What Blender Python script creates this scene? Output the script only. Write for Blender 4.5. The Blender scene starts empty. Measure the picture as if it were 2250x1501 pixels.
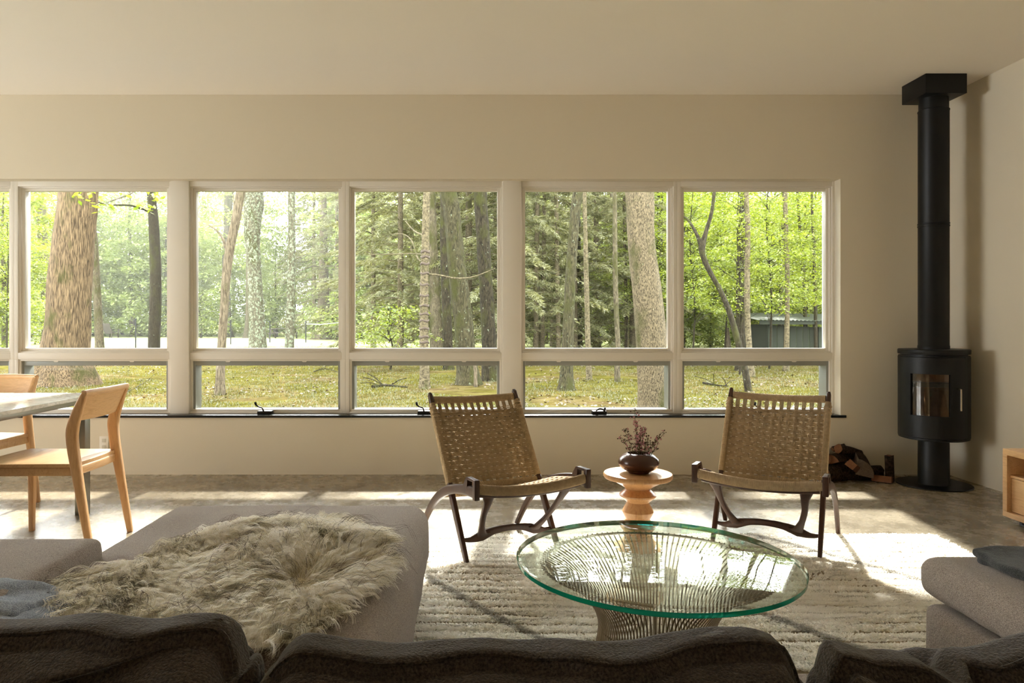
import bpy, bmesh, math, random
import numpy as np
from mathutils import Vector, Matrix, noise

sc = bpy.context.scene
COL = sc.collection
R = math.radians
PI = math.pi

# ---------------------------------------------------------------- camera, sky, sun, exposure
F = 1610.0; CX = 1046.0; CY = 708.0; EYE = 1.17      # focal length in pixels of the 2250 px frame, vanishing point, eye height
cam_d = bpy.data.cameras.new('camera'); cam = bpy.data.objects.new('camera', cam_d); COL.objects.link(cam)
cam.location = (0, 0, EYE); cam.rotation_euler = (PI/2, 0, 0)
cam_d.sensor_width = 36; cam_d.lens = F/2250*36
cam_d.shift_x = (1125-CX)/2250; cam_d.shift_y = -(750.5-CY)/2250
cam_d.clip_start = 0.05; cam_d.clip_end = 500
sc.camera = cam

w = bpy.data.worlds.new('world'); sc.world = w; w.use_nodes = True
bg = w.node_tree.nodes['Background']; bg.inputs[0].default_value = (0.935, 0.975, 1.0, 1); bg.inputs[1].default_value = 9.2

sun_d = bpy.data.lights.new('sun', 'SUN'); sun = bpy.data.objects.new('sun', sun_d); COL.objects.link(sun)
sun_d.energy = 10.0; sun_d.angle = R(2.4); sun_d.color = (1.0, 0.965, 0.91)
SUN_DIR = Vector((-0.12, -1.235, -1.0)).normalized()
sun.rotation_euler = SUN_DIR.to_track_quat('-Z', 'Y').to_euler()

def area(name, loc, direction, sx, sy, energy, color, portal=False):
    d = bpy.data.lights.new(name, 'AREA'); o = bpy.data.objects.new(name, d); COL.objects.link(o)
    d.shape = 'RECTANGLE'; d.size = sx; d.size_y = sy; d.energy = energy; d.color = color
    o.location = loc; o.rotation_euler = Vector(direction).to_track_quat('-Z', 'Z').to_euler()
    if portal: d.cycles.is_portal = True
    return o
# daylight entering by the wide window of the left wall
area('left_window_daylight', (-9.28, 3.35, 1.35), (1, 0.0, 0.10), 3.2, 2.0, 60, (1.0, 0.975, 0.94))

sc.view_settings.view_transform = 'Standard'; sc.view_settings.look = 'None'
sc.view_settings.exposure = 1.0; sc.view_settings.gamma = 1.0; sc.view_settings.use_curve_mapping = False
cy = sc.cycles
cy.use_denoising = True; cy.max_bounces = 10; cy.diffuse_bounces = 7; cy.glossy_bounces = 4
cy.transparent_max_bounces = 24; cy.transmission_bounces = 6; cy.caustics_reflective = False; cy.caustics_refractive = False
cy.sample_clamp_indirect = 6.0

# ---------------------------------------------------------------- small helpers
def PX(px, Y): return (px-CX)/F*Y            # where a sight line of the photograph meets the plane at depth Y
def PZ(py, Y): return EYE-(py-CY)/F*Y
def FY(py, z=0.0): return (EYE-z)*F/(py-CY)

def S(r, g, b):
    f = lambda c: (c/255/12.92) if c/255 <= 0.04045 else ((c/255+0.055)/1.055)**2.4
    return (f(r), f(g), f(b), 1.0)

def tag(o, label=None, cat=None, group=None, kind=None):
    if label: o['label'] = label
    if cat: o['category'] = cat
    if group: o['group'] = group
    if kind: o['kind'] = kind
    return o

def empty(name, loc=(0, 0, 0), rz=0.0, label=None, cat=None, group=None):
    o = bpy.data.objects.new(name, None); COL.objects.link(o)
    o.location = loc; o.rotation_euler = (0, 0, rz); o.empty_display_size = 0.1
    return tag(o, label, cat, group)

def children(o): return [c for c in bpy.data.objects if c.parent == o]
def dup(root, loc, rz=0.0, scale=None, label=None):
    r = root.copy(); COL.objects.link(r); r.location = loc; r.rotation_euler = (0, 0, rz)
    if scale: r.scale = (scale,)*3 if not hasattr(scale, '__len__') else scale
    if label: r['label'] = label
    for ch in children(root):
        c = ch.copy(); COL.objects.link(c); c.parent = r
        for g in children(ch):
            d = g.copy(); COL.objects.link(d); d.parent = c
    return r

class MB:
    def __init__(s): s.v = []; s.f = []; s.m = []; s.mi = 0
    def add(s, vs, fs):
        b = len(s.v); s.v.extend([tuple(x) for x in vs]); s.f.extend([tuple(i+b for i in f) for f in fs]); s.m.extend([s.mi]*len(fs)); return s
    def box(s, x0, x1, y0, y1, z0, z1):
        return s.add([(x0,y0,z0),(x1,y0,z0),(x1,y1,z0),(x0,y1,z0),(x0,y0,z1),(x1,y0,z1),(x1,y1,z1),(x0,y1,z1)],
                     [(0,3,2,1),(4,5,6,7),(0,1,5,4),(1,2,6,5),(2,3,7,6),(3,0,4,7)])
    def rbox(s, x0, x1, y0, y1, z0, z1, b=0.003):           # box with small chamfers along every edge
        bm = bmesh.new(); bmesh.ops.create_cube(bm, size=1)
        for v in bm.verts: v.co = ((x0+x1)/2+v.co.x*(x1-x0), (y0+y1)/2+v.co.y*(y1-y0), (z0+z1)/2+v.co.z*(z1-z0))
        bmesh.ops.bevel(bm, geom=bm.edges[:], offset=b, segments=2, affect='EDGES', profile=0.6)
        bm.verts.index_update()
        s.add([v.co[:] for v in bm.verts], [[v.index for v in f.verts] for f in bm.faces]); bm.free(); return s
    def lathe(s, prof, c=(0,0,0), n=48, cap=True):
        vs = []; fs = []
        for r, z in prof:
            for k in range(n):
                a = 2*PI*k/n; vs.append((c[0]+r*math.cos(a), c[1]+r*math.sin(a), c[2]+z))
        m = len(prof)
        for i in range(m-1):
            for k in range(n): fs.append((i*n+k, i*n+(k+1)%n, (i+1)*n+(k+1)%n, (i+1)*n+k))
        if cap:
            fs.append(tuple(range(n-1, -1, -1))); fs.append(tuple((m-1)*n+k for k in range(n)))
        return s.add(vs, fs)
    def sweep(s, path, wd, ht, up=(0,0,1), n=12, p=2.0, cap=True, closed=False):
        path = [Vector(q) for q in path]; m = len(path); up = Vector(up); vs = []; fs = []
        sec = []
        for k in range(n):
            a = 2*PI*(k+0.5)/n; c_, s_ = math.cos(a), math.sin(a)
            sec.append((math.copysign(abs(c_)**(2/p), c_)/2, math.copysign(abs(s_)**(2/p), s_)/2))
        for i, q in enumerate(path):
            if closed: t = path[(i+1) % m]-path[i-1]
            else: t = path[min(i+1, m-1)]-path[max(i-1, 0)]
            t.normalize(); sd = t.cross(up)
            if sd.length < 1e-5: sd = t.cross(Vector((0.3, 1, 0.1)))
            sd.normalize(); u = sd.cross(t)
            W = wd[i] if hasattr(wd, '__len__') else wd; H = ht[i] if hasattr(ht, '__len__') else ht
            for a, b in sec: vs.append(q+sd*(a*W)+u*(b*H))
        for i in range(m if closed else m-1):
            j = (i+1) % m
            for k in range(n): fs.append((i*n+k, i*n+(k+1)%n, j*n+(k+1)%n, j*n+k))
        if cap and not closed:
            fs.append(tuple(range(n-1, -1, -1))); fs.append(tuple((m-1)*n+k for k in range(n)))
        return s.add(vs, fs)
    def prism(s, poly, axis, a0, a1):                       # polygon in the two other axes, pushed along one axis
        def P(u, v, a): return {'x': (a, u, v), 'y': (u, a, v), 'z': (u, v, a)}[axis]
        n = len(poly); vs = [P(u, v, a0) for u, v in poly]+[P(u, v, a1) for u, v in poly]
        return s.add(vs, [tuple(range(n-1, -1, -1)), tuple(range(n, 2*n))]+[(k, (k+1)%n, n+(k+1)%n, n+k) for k in range(n)])
    def build(s, name, mat, parent=None, smooth=True, angle=40, fix=True):
        me = bpy.data.meshes.new(name); me.from_pydata(s.v, [], s.f)
        for mm in (mat if isinstance(mat, (list, tuple)) else [mat]): me.materials.append(mm)
        if any(s.m): me.polygons.foreach_set('material_index', s.m)
        if fix:
            bm = bmesh.new(); bm.from_mesh(me); bmesh.ops.recalc_face_normals(bm, faces=bm.faces[:]); bm.to_mesh(me); bm.free()
        if smooth:
            me.polygons.foreach_set('use_smooth', [True]*len(me.polygons))
            try: me.set_sharp_from_angle(angle=R(angle))
            except Exception: pass
        me.update()
        o = bpy.data.objects.new(name, me); COL.objects.link(o); o.parent = parent
        return o

def crv(pts, n=8):                                           # smooth path through points
    P = [Vector(p) for p in pts]; out = []
    for i in range(len(P)-1):
        p0 = P[max(i-1, 0)]; p1 = P[i]; p2 = P[i+1]; p3 = P[min(i+2, len(P)-1)]
        for k in range(n):
            t = k/n
            out.append(0.5*((2*p1)+(p2-p0)*t+(2*p0-5*p1+4*p2-p3)*t*t+(3*p1-p0-3*p2+p3)*t*t*t))
    out.append(P[-1]); return out
def lerp_list(vals, m):
    return [float(x) for x in np.interp(np.linspace(0, len(vals)-1, m), range(len(vals)), vals)]

def np_mesh(name, verts, faces, mat, parent=None, smooth=False):
    me = bpy.data.meshes.new(name); nv = len(verts); nf = len(faces); k = faces.shape[1]
    me.vertices.add(nv); me.vertices.foreach_set('co', verts.astype(np.float32).ravel())
    me.loops.add(nf*k); me.loops.foreach_set('vertex_index', faces.astype(np.int32).ravel())
    me.polygons.add(nf); me.polygons.foreach_set('loop_start', np.arange(0, nf*k, k, dtype=np.int32))
    me.materials.append(mat)
    if smooth: me.polygons.foreach_set('use_smooth', np.ones(nf, dtype=bool))
    me.update(calc_edges=True)
    o = bpy.data.objects.new(name, me); COL.objects.link(o); o.parent = parent
    return o

# ---------------------------------------------------------------- materials
def new_mat(name):
    m = bpy.data.materials.new(name); m.use_nodes = True; nt = m.node_tree
    return m, nt, nt.nodes['Principled BSDF'], nt.nodes['Material Output']
def node(nt, t, **kw):
    n = nt.nodes.new(t)
    for k, v in kw.items():
        if k.startswith('i_'):
            key = k[2:]; key = int(key) if key.isdigit() else key.replace('_', ' ')
            n.inputs[key].default_value = v
        else: setattr(n, k, v)
    return n
def coords(nt, scale=(1, 1, 1), src='Object', rot=(0, 0, 0)):
    t = node(nt, 'ShaderNodeTexCoord'); m = node(nt, 'ShaderNodeMapping')
    m.inputs['Scale'].default_value = scale; m.inputs['Rotation'].default_value = rot
    nt.links.new(t.outputs[src], m.inputs[0]); return m.outputs[0]
def ramp(nt, src, stops):
    r = node(nt, 'ShaderNodeValToRGB'); e = r.color_ramp.elements
    while len(e) < len(stops): e.new(0.5)
    for k, (p, c) in enumerate(stops):
        e[k].position = p; e[k].color = c if len(c) == 4 else (*c, 1)
    nt.links.new(src, r.inputs[0]); return r.outputs[0]
def noise_tex(nt, vec, scale, detail=4, rough=0.55, dist=0.0):
    n = node(nt, 'ShaderNodeTexNoise'); n.inputs['Scale'].default_value = scale; n.inputs['Detail'].default_value = detail
    n.inputs['Roughness'].default_value = rough; n.inputs['Distortion'].default_value = dist
    nt.links.new(vec, n.inputs['Vector']); return n.outputs['Fac']
def mix(nt, fac, a, b, mode='MIX'):
    m = node(nt, 'ShaderNodeMix', data_type='RGBA', blend_type=mode)
    for key, v in ((0, fac), (6, a), (7, b)):
        if hasattr(v, 'is_linked'): nt.links.new(v, m.inputs[key])
        else: m.inputs[key].default_value = v
    return m.outputs[2]
def bump(nt, src, bs, strength=0.3, dist=0.01):
    b = node(nt, 'ShaderNodeBump'); b.inputs['Strength'].default_value = strength; b.inputs['Distance'].default_value = dist
    nt.links.new(src, b.inputs['Height']); nt.links.new(b.outputs[0], bs.inputs['Normal']); return b

def plain(name, col, rough=0.6, metal=0.0, spec=0.5, nscale=60, nstr=0.0, var=0.0, vscale=3.0, stretch=(1, 1, 1)):
    m, nt, bs, out = new_mat(name)
    bs.inputs['Base Color'].default_value = col; bs.inputs['Roughness'].default_value = rough
    bs.inputs['Metallic'].default_value = metal; bs.inputs['Specular IOR Level'].default_value = spec
    v = coords(nt, stretch)
    if var:
        n = noise_tex(nt, v, vscale, 5)
        d = tuple(c*(1-var) for c in col[:3])+(1,); l = tuple(min(1, c*(1+var)) for c in col[:3])+(1,)
        nt.links.new(ramp(nt, n, [(0.3, d), (0.7, l)]), bs.inputs['Base Color'])
    if nstr: bump(nt, noise_tex(nt, v, nscale, 3), bs, nstr, 0.002)
    return m

def wood(name, c1, c2, rough=0.4, scale=(14, 14, 1.6), rot=(0, 0, 0), bs_=0.08):
    m, nt, bs, out = new_mat(name)
    v = coords(nt, scale, 'Object', rot)
    n = noise_tex(nt, v, 3.0, 6, 0.6, 1.2)
    n2 = noise_tex(nt, coords(nt, tuple(x*6 for x in scale), 'Object', rot), 4.0, 3)
    c = ramp(nt, n, [(0.25, c1), (0.55, c2), (0.75, c1)])
    c = mix(nt, 0.25, c, ramp(nt, n2, [(0.3, (0.6, 0.6, 0.6, 1)), (0.7, (1, 1, 1, 1))]), 'MULTIPLY')
    nt.links.new(c, bs.inputs['Base Color']); bs.inputs['Roughness'].default_value = rough
    bump(nt, n2, bs, bs_, 0.001)
    return m

def fabric(name, c1, c2, fine=520, strength=0.6, sheen=0.3, rough=0.95):
    m, nt, bs, out = new_mat(name)
    v = coords(nt)
    n = noise_tex(nt, v, fine, 2, 0.6); n2 = noise_tex(nt, v, fine*0.22, 4, 0.7); n3 = noise_tex(nt, v, 5, 3)
    c = ramp(nt, n, [(0.32, c1), (0.68, c2)])
    c = mix(nt, 0.4, c, ramp(nt, n3, [(0.3, (0.75, 0.75, 0.75, 1)), (0.7, (1, 1, 1, 1))]), 'MULTIPLY')
    nt.links.new(c, bs.inputs['Base Color']); bs.inputs['Roughness'].default_value = rough
    bs.inputs['Specular IOR Level'].default_value = 0.15
    bs.inputs['Sheen Weight'].default_value = sheen; bs.inputs['Sheen Roughness'].default_value = 0.5
    a = node(nt, 'ShaderNodeMath', operation='ADD'); nt.links.new(n, a.inputs[0]); nt.links.new(n2, a.inputs[1])
    bump(nt, a.outputs[0], bs, strength, 0.004)
    return m

def thin_glass(name, tint=(0.97, 0.99, 0.97, 1), ior=1.45, gloss=1.0):
    m, nt, bs, out = new_mat(name); nt.nodes.remove(bs)
    t = node(nt, 'ShaderNodeBsdfTransparent'); t.inputs[0].default_value = tint
    g = node(nt, 'ShaderNodeBsdfGlossy'); g.inputs['Roughness'].default_value = 0.0; g.inputs['Color'].default_value = (gloss, gloss, gloss, 1)
    fr = node(nt, 'ShaderNodeFresnel'); fr.inputs[0].default_value = ior
    mx = node(nt, 'ShaderNodeMixShader')
    nt.links.new(fr.outputs[0], mx.inputs[0]); nt.links.new(t.outputs[0], mx.inputs[1]); nt.links.new(g.outputs[0], mx.inputs[2])
    nt.links.new(mx.outputs[0], out.inputs[0]); return m

def leaf_mat(name, c1, c2, trans=0.5, scale=1.2, rough=0.5):
    m, nt, bs, out = new_mat(name); nt.nodes.remove(bs)
    g = node(nt, 'ShaderNodeNewGeometry')
    v = node(nt, 'ShaderNodeTexCoord').outputs['Object']
    n = noise_tex(nt, v, scale, 2)
    rp = node(nt, 'ShaderNodeMath', operation='MULTIPLY_ADD'); nt.links.new(g.outputs['Random Per Island'], rp.inputs[0]); rp.inputs[1].default_value = 0.55
    a = node(nt, 'ShaderNodeMath', operation='MULTIPLY_ADD'); nt.links.new(n, a.inputs[0]); a.inputs[1].default_value = 0.9; a.inputs[2].default_value = -0.22
    nt.links.new(a.outputs[0], rp.inputs[2])
    c = ramp(nt, rp.outputs[0], [(0.1, c1), (0.9, c2)])
    d = node(nt, 'ShaderNodeBsdfDiffuse'); tr = node(nt, 'ShaderNodeBsdfTranslucent'); gl = node(nt, 'ShaderNodeBsdfGlossy'); gl.inputs['Roughness'].default_value = rough
    nt.links.new(c, d.inputs[0])
    nt.links.new(mix(nt, 1.0, c, (1.0, 1.0, 0.62, 1), 'MULTIPLY'), tr.inputs[0])
    m1 = node(nt, 'ShaderNodeMixShader'); m1.inputs[0].default_value = trans
    nt.links.new(d.outputs[0], m1.inputs[1]); nt.links.new(tr.outputs[0], m1.inputs[2])
    m2 = node(nt, 'ShaderNodeMixShader'); m2.inputs[0].default_value = 0.05
    nt.links.new(m1.outputs[0], m2.inputs[1]); nt.links.new(gl.outputs[0], m2.inputs[2])
    nt.links.new(m2.outputs[0], out.inputs[0]); return m

def bark(name, c1, c2, moss=0.0, lichen=0.0, furrow=30.0, vs=0.16, bstr=0.9):
    m, nt, bs, out = new_mat(name)
    v = coords(nt, (1, 1, vs)); n = noise_tex(nt, v, furrow, 5, 0.65, 0.6)
    v2 = coords(nt, (1, 1, 0.5)); n2 = noise_tex(nt, v2, 3.0, 5, 0.6); n3 = noise_tex(nt, coords(nt), 14, 5, 0.75)
    c = ramp(nt, n, [(0.38, c1), (0.6, c2)])
    if moss: c = mix(nt, ramp(nt, n2, [(0.62-moss*0.3, (0, 0, 0, 1)), (0.75-moss*0.3, (0.85, 0.85, 0.85, 1))]), c, S(48, 49, 22))
    if lichen: c = mix(nt, ramp(nt, n3, [(0.7-lichen*0.2, (0, 0, 0, 1)), (0.74-lichen*0.2, (0.9, 0.9, 0.9, 1))]), c, S(112, 120, 100))
    nt.links.new(c, bs.inputs['Base Color']); bs.inputs['Roughness'].default_value = 0.95; bs.inputs['Specular IOR Level'].default_value = 0.1
    bump(nt, n, bs, bstr, 0.03); return m

M = {}
M['wall'] = plain('wall_paint', S(221, 211, 190), 0.85, spec=0.2, nscale=300, nstr=0.04)
M['ceiling'] = plain('ceiling_paint', S(238, 231, 219), 0.9, spec=0.1, nscale=300, nstr=0.03)
M['trim'] = plain('window_paint', S(228, 222, 210), 0.45)
M['grey_trim'] = plain('grey_window_metal', S(150, 152, 146), 0.45, metal=0.3)
M['black_sill'] = plain('black_metal_sill', S(34, 36, 38), 0.25, metal=0.3)
M['black_iron'] = plain('black_painted_steel', S(13, 14, 14), 0.45, spec=0.3, nscale=500, nstr=0.05)
M['dark_hw'] = plain('dark_bronze_hardware', S(40, 38, 36), 0.35, metal=0.6)
M['steel'] = plain('brushed_steel', S(165, 162, 154), 0.3, metal=1.0, nscale=200, nstr=0.05)
M['nickel'] = plain('satin_nickel', S(188, 176, 160), 0.22, metal=1.0)
M['pane'] = thin_glass('window_glass', (0.985, 0.99, 0.975, 1), 1.35, 0.8)
M['walnut'] = wood('dark_walnut', S(40, 24, 17), S(74, 46, 32), 0.45)
M['oak'] = wood('honey_oak', S(190, 142, 94), S(216, 172, 122), 0.42)
M['oak_x'] = wood('honey_oak_board', S(192, 146, 98), S(218, 176, 126), 0.42, scale=(1.6, 14, 14))
M['oak_y'] = wood('honey_oak_long_board', S(190, 144, 96), S(216, 174, 124), 0.42, scale=(14, 1.6, 14))
M['stool'] = wood('turned_ash', S(190, 136, 86), S(218, 170, 118), 0.3)
M['cord'] = plain('paper_cord', S(172, 150, 118), 0.75, var=0.16, vscale=60, nscale=900, nstr=0.3, spec=0.2)
M['brown_glaze'] = plain('brown_ceramic_glaze', S(74, 42, 28), 0.22, var=0.15, vscale=12)
M['seed'] = plain('dark_seed_head', S(74, 50, 36), 0.8)
M['petal'] = plain('dusty_pink_petal', S(196, 140, 144), 0.8)
M['stem'] = plain('olive_stem', S(96, 92, 54), 0.8)
M['marble'] = None
def marble():
    m, nt, bs, out = new_mat('white_marble'); v = coords(nt)
    n = noise_tex(nt, v, 3.5, 8, 0.65, 2.5); n2 = noise_tex(nt, v, 0.9, 4, 0.5, 1.0)
    c = ramp(nt, n, [(0.42, S(196, 196, 190)), (0.49, S(150, 152, 148)), (0.54, S(205, 205, 198))])
    c = mix(nt, 0.5, c, ramp(nt, n2, [(0.3, S(180, 182, 178)), (0.7, S(214, 213, 206))]))
    nt.links.new(c, bs.inputs['Base Color']); bs.inputs['Roughness'].default_value = 0.14; return m
M['marble'] = marble()
def concrete():
    m, nt, bs, out = new_mat('polished_concrete'); v = coords(nt)
    n = noise_tex(nt, v, 0.9, 8, 0.65, 0.8); n2 = noise_tex(nt, v, 7, 10, 0.75); n3 = noise_tex(nt, v, 2.6, 8, 0.7, 1.2); n4 = noise_tex(nt, coords(nt, (1, 6, 1), rot=(0, 0, 0.3)), 9, 8, 0.8, 2.0)
    c = ramp(nt, n, [(0.35, S(122, 112, 92)), (0.65, S(170, 158, 134))])
    c = mix(nt, 0.5, c, ramp(nt, n3, [(0.36, S(108, 98, 80)), (0.64, S(172, 161, 140))]))
    c = mix(nt, 0.38, c, ramp(nt, n2, [(0.35, (0.55, 0.53, 0.5, 1)), (0.6, (1, 1, 1, 1))]), 'MULTIPLY')
    c = mix(nt, 0.5, c, ramp(nt, n4, [(0.36, (0.7, 0.68, 0.64, 1)), (0.46, (1, 1, 1, 1))]), 'MULTIPLY')
    nt.links.new(c, bs.inputs['Base Color'])
    rr = ramp(nt, n2, [(0.3, (0.20,)*3), (0.7, (0.34,)*3)]); nt.links.new(rr, bs.inputs['Roughness'])
    bs.inputs['Specular IOR Level'].default_value = 0.55
    bump(nt, n2, bs, 0.04, 0.002); return m
M['concrete'] = concrete()
M['sofa'] = fabric('taupe_boucle', S(112, 100, 92), S(188, 173, 160), 360, 0.8)
M['sofa_shaded'] = fabric('shaded_taupe_velour', S(42, 36, 31), S(84, 73, 62), 260, 0.6, sheen=0.30)  # back cushion fabric, with the shade they sit in put into the dark colour
M['blue_throw'] = fabric('blue_grey_wool', S(84, 94, 116), S(176, 186, 200), 380, 0.8)
M['grey_throw'] = fabric('charcoal_wool', S(34, 37, 38), S(76, 79, 78), 380, 0.8)
M['hide'] = plain('sheepskin_hide', S(222, 212, 186), 0.95)
def rug_mat():
    m, nt, bs, out = new_mat('cream_wool_pile'); v = coords(nt)
    # darker wavy bands along the rows of knots and the long diagonal lines of the weave
    nW = node(nt, 'ShaderNodeTexWave', wave_type='BANDS', bands_direction='Y'); nW.inputs['Scale'].default_value = 5.2
    nW.inputs['Distortion'].default_value = 4.5; nW.inputs['Detail'].default_value = 3; nW.inputs['Detail Scale'].default_value = 1.6
    nt.links.new(v, nW.inputs['Vector'])
    n = noise_tex(nt, v, 2.0, 4); n2 = noise_tex(nt, coords(nt, (2, 9, 1)), 3.0, 4, 0.6)
    c = ramp(nt, n, [(0.3, S(246, 242, 232)), (0.7, S(254, 252, 246))])
    lines = ramp(nt, nW.outputs['Fac'], [(0.0, (0.50, 0.48, 0.44, 1)), (0.16, (1, 1, 1, 1))])
    c = mix(nt, ramp(nt, n2, [(0.42, (0, 0, 0, 1)), (0.6, (0.75, 0.75, 0.75, 1))]), c, mix(nt, 1.0, c, lines, 'MULTIPLY'))
    g = node(nt, 'ShaderNodeTexWave', wave_type='BANDS', bands_direction='DIAGONAL'); g.inputs['Scale'].default_value = 0.42; g.inputs['Distortion'].default_value = 1.2
    nt.links.new(coords(nt, (1.4, 1, 0)), g.inputs['Vector'])
    c = mix(nt, 1.0, c, ramp(nt, g.outputs['Fac'], [(0.0, (0.55, 0.54, 0.52, 1)), (0.012, (1, 1, 1, 1))]), 'MULTIPLY')
    nt.links.new(c, bs.inputs['Base Color']); bs.inputs['Roughness'].default_value = 1.0; bs.inputs['Specular IOR Level'].default_value = 0.05
    tr = node(nt, 'ShaderNodeBsdfTranslucent'); nt.links.new(c, tr.inputs[0]); mx = node(nt, 'ShaderNodeMixShader'); mx.inputs[0].default_value = 0.66
    nt.links.new(bs.outputs[0], mx.inputs[1]); nt.links.new(tr.outputs[0], mx.inputs[2]); nt.links.new(mx.outputs[0], out.inputs[0])
    return m
M['rug'] = rug_mat()
def ground_mat():
    m, nt, bs, out = new_mat('mossy_ground'); v = coords(nt)
    n = noise_tex(nt, v, 0.5, 6, 0.6, 0.5); n2 = noise_tex(nt, v, 3.0, 8, 0.75); n3 = noise_tex(nt, v, 0.12, 3)
    c = ramp(nt, n2, [(0.3, S(46, 42, 17)), (0.5, S(66, 62, 26)), (0.72, S(86, 83, 42))])
    c = mix(nt, ramp(nt, n, [(0.46, (0, 0, 0, 1)), (0.66, (0.9, 0.9, 0.9, 1))]), c, ramp(nt, n2, [(0.35, S(50, 37, 23)), (0.6, S(88, 76, 55))]))
    sp_ = node(nt, 'ShaderNodeSeparateXYZ'); nt.links.new(v, sp_.inputs[0])      # the open mown lawn starts some 38 m out
    ad = node(nt, 'ShaderNodeMath', operation='MULTIPLY_ADD'); nt.links.new(n, ad.inputs[0]); ad.inputs[1].default_value = 16; nt.links.new(sp_.outputs['Y'], ad.inputs[2])
    mr = node(nt, 'ShaderNodeMapRange'); mr.inputs['From Min'].default_value = 40; mr.inputs['From Max'].default_value = 52; nt.links.new(ad.outputs[0], mr.inputs['Value'])
    c = mix(nt, mr.outputs[0], c, ramp(nt, n2, [(0.3, S(140, 146, 96)), (0.7, S(176, 180, 128))]))
    nt.links.new(c, bs.inputs['Base Color']); bs.inputs['Roughness'].default_value = 1.0; bs.inputs['Specular IOR Level'].default_value = 0.0
    bump(nt, n2, bs, 0.8, 0.1); return m
M['ground'] = ground_mat()
M['b_scaly'] = bark('scaly_bark', S(40, 35, 25), S(98, 88, 68), 0.30, 0.15, 75, 0.42)
M['b_moss'] = bark('mossy_bark', S(26, 24, 15), S(64, 60, 42), 0.4, 0.4, 50, 0.25)
M['b_oak'] = bark('furrowed_oak_bark', S(34, 27, 19), S(102, 86, 64), 0.25, 0.05, 64, 0.085, 1.0)
M['b_grey'] = bark('grey_mossy_bark', S(46, 41, 31), S(84, 77, 60), 0.45, 0.35, 40, 0.3)
M['b_lichen'] = bark('lichen_bark', S(48, 46, 36), S(88, 84, 68), 0.35, 0.9, 36, 0.4)
M['b_dark'] = bark('dark_mossy_bark', S(20, 17, 12), S(50, 45, 33), 0.35, 0.35, 40, 0.3)
M['b_pale'] = bark('pale_pine_bark', S(52, 46, 34), S(94, 86, 66), 0.25, 0.25, 24, 1.0)
M['b_red'] = bark('reddish_bark', S(56, 49, 38), S(96, 87, 71), 0.2, 0.1, 40, 0.2)
M['scar'] = plain('dark_branch_scar', S(58, 48, 38), 0.95)
M['leaf_pale'] = leaf_mat('pale_green_leaves', S(100, 114, 58), S(152, 163, 100), 0.5, 0.6)
M['leaf_yellow'] = leaf_mat('yellow_green_leaves', S(73, 90, 20), S(130, 139, 48), 0.55, 0.8)
M['leaf_mid'] = leaf_mat('mid_green_leaves', S(52, 72, 28), S(96, 114, 54), 0.5, 0.5)
M['needle'] = leaf_mat('spruce_needles', S(80, 83, 48), S(123, 121, 81), 0.45, 0.5)
M['litter'] = leaf_mat('fallen_leaf_litter', S(46, 34, 22), S(82, 70, 50), 0.1, 2.0)
M['grass'] = leaf_mat('short_grass', S(52, 54, 17), S(81, 81, 37), 0.4, 1.0)
M['weathered'] = plain('weathered_wood', S(58, 50, 38), 0.9, var=0.2, vscale=20)
M['shed'] = plain('dark_green_boards', S(24, 30, 16), 0.9, var=0.25, vscale=8, stretch=(1, 1, 6))
M['shed_roof'] = plain('grey_corrugated_roof', S(52, 58, 42), 0.7, var=0.15, vscale=6)

# ================================================================ THE ROOM
YW = 5.623; XR = 3.622; XL = -9.0; YB = -3.6; ZC = 2.916; OX0 = -4.95; OX1 = 2.797; OZ0 = 0.445; OZ1 = 2.270
def structure(name, mb, m, parent=None, **k):
    o = mb.build(name, m, parent, **k)
    if parent is None: o['kind'] = 'structure'
    return o
structure('floor', MB().box(XL-0.3, XR+0.3, YB-0.3, YW+0.1, -0.15, 0), M['concrete'], smooth=False)
structure('ceiling', MB().box(XL-0.3, XR+0.3, YB-0.3, YW+0.3, ZC, ZC+0.25), M['ceiling'], smooth=False)
bw = MB(); T = 0.24
bw.box(XL-0.3, XR+0.3, YW, YW+T, -0.25, OZ0); bw.box(XL-0.3, XR+0.3, YW, YW+T, OZ1, ZC)
bw.box(XL-0.3, OX0, YW, YW+T, OZ0, OZ1); bw.box(OX1, XR+0.3, YW, YW+T, OZ0, OZ1)
structure('wall_back', bw, M['wall'], smooth=False)
structure('wall_right', MB().box(XR, XR+0.25, YB-0.3, YW, 0, ZC), M['wall'], smooth=False)
lw = MB()                                                    # the left wall has a tall window near its far end
lw.box(XL-0.25, XL, YB-0.3, 1.75, 0, ZC); lw.box(XL-0.25, XL, 4.95, YW, 0, ZC)
lw.box(XL-0.25, XL, 1.75, 4.95, 0, 0.35); lw.box(XL-0.25, XL, 1.75, 4.95, 2.35, ZC)
structure('wall_left', lw, M['wall'], smooth=False)
fw_ = MB(); fw_.box(XL, XR, YB-0.25, YB, 0, ZC)
structure('wall_front', fw_, M['wall'], smooth=False)
structure('trim_1', MB().rbox(OX0, OX1+0.04, YW-0.012, YW+0.12, 0.4375, 0.4565, 0.002), M['black_sill'])
# wide mullion posts that split the window band in pairs
for k, xc in enumerate((-4.888, -2.307, 0.281)):
    structure('trim_%d' % (k+2), MB().rbox(xc-0.0725, xc+0.0725, 5.70, 5.86, 0.4565, OZ1, 0.003), M['trim'])

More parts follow.
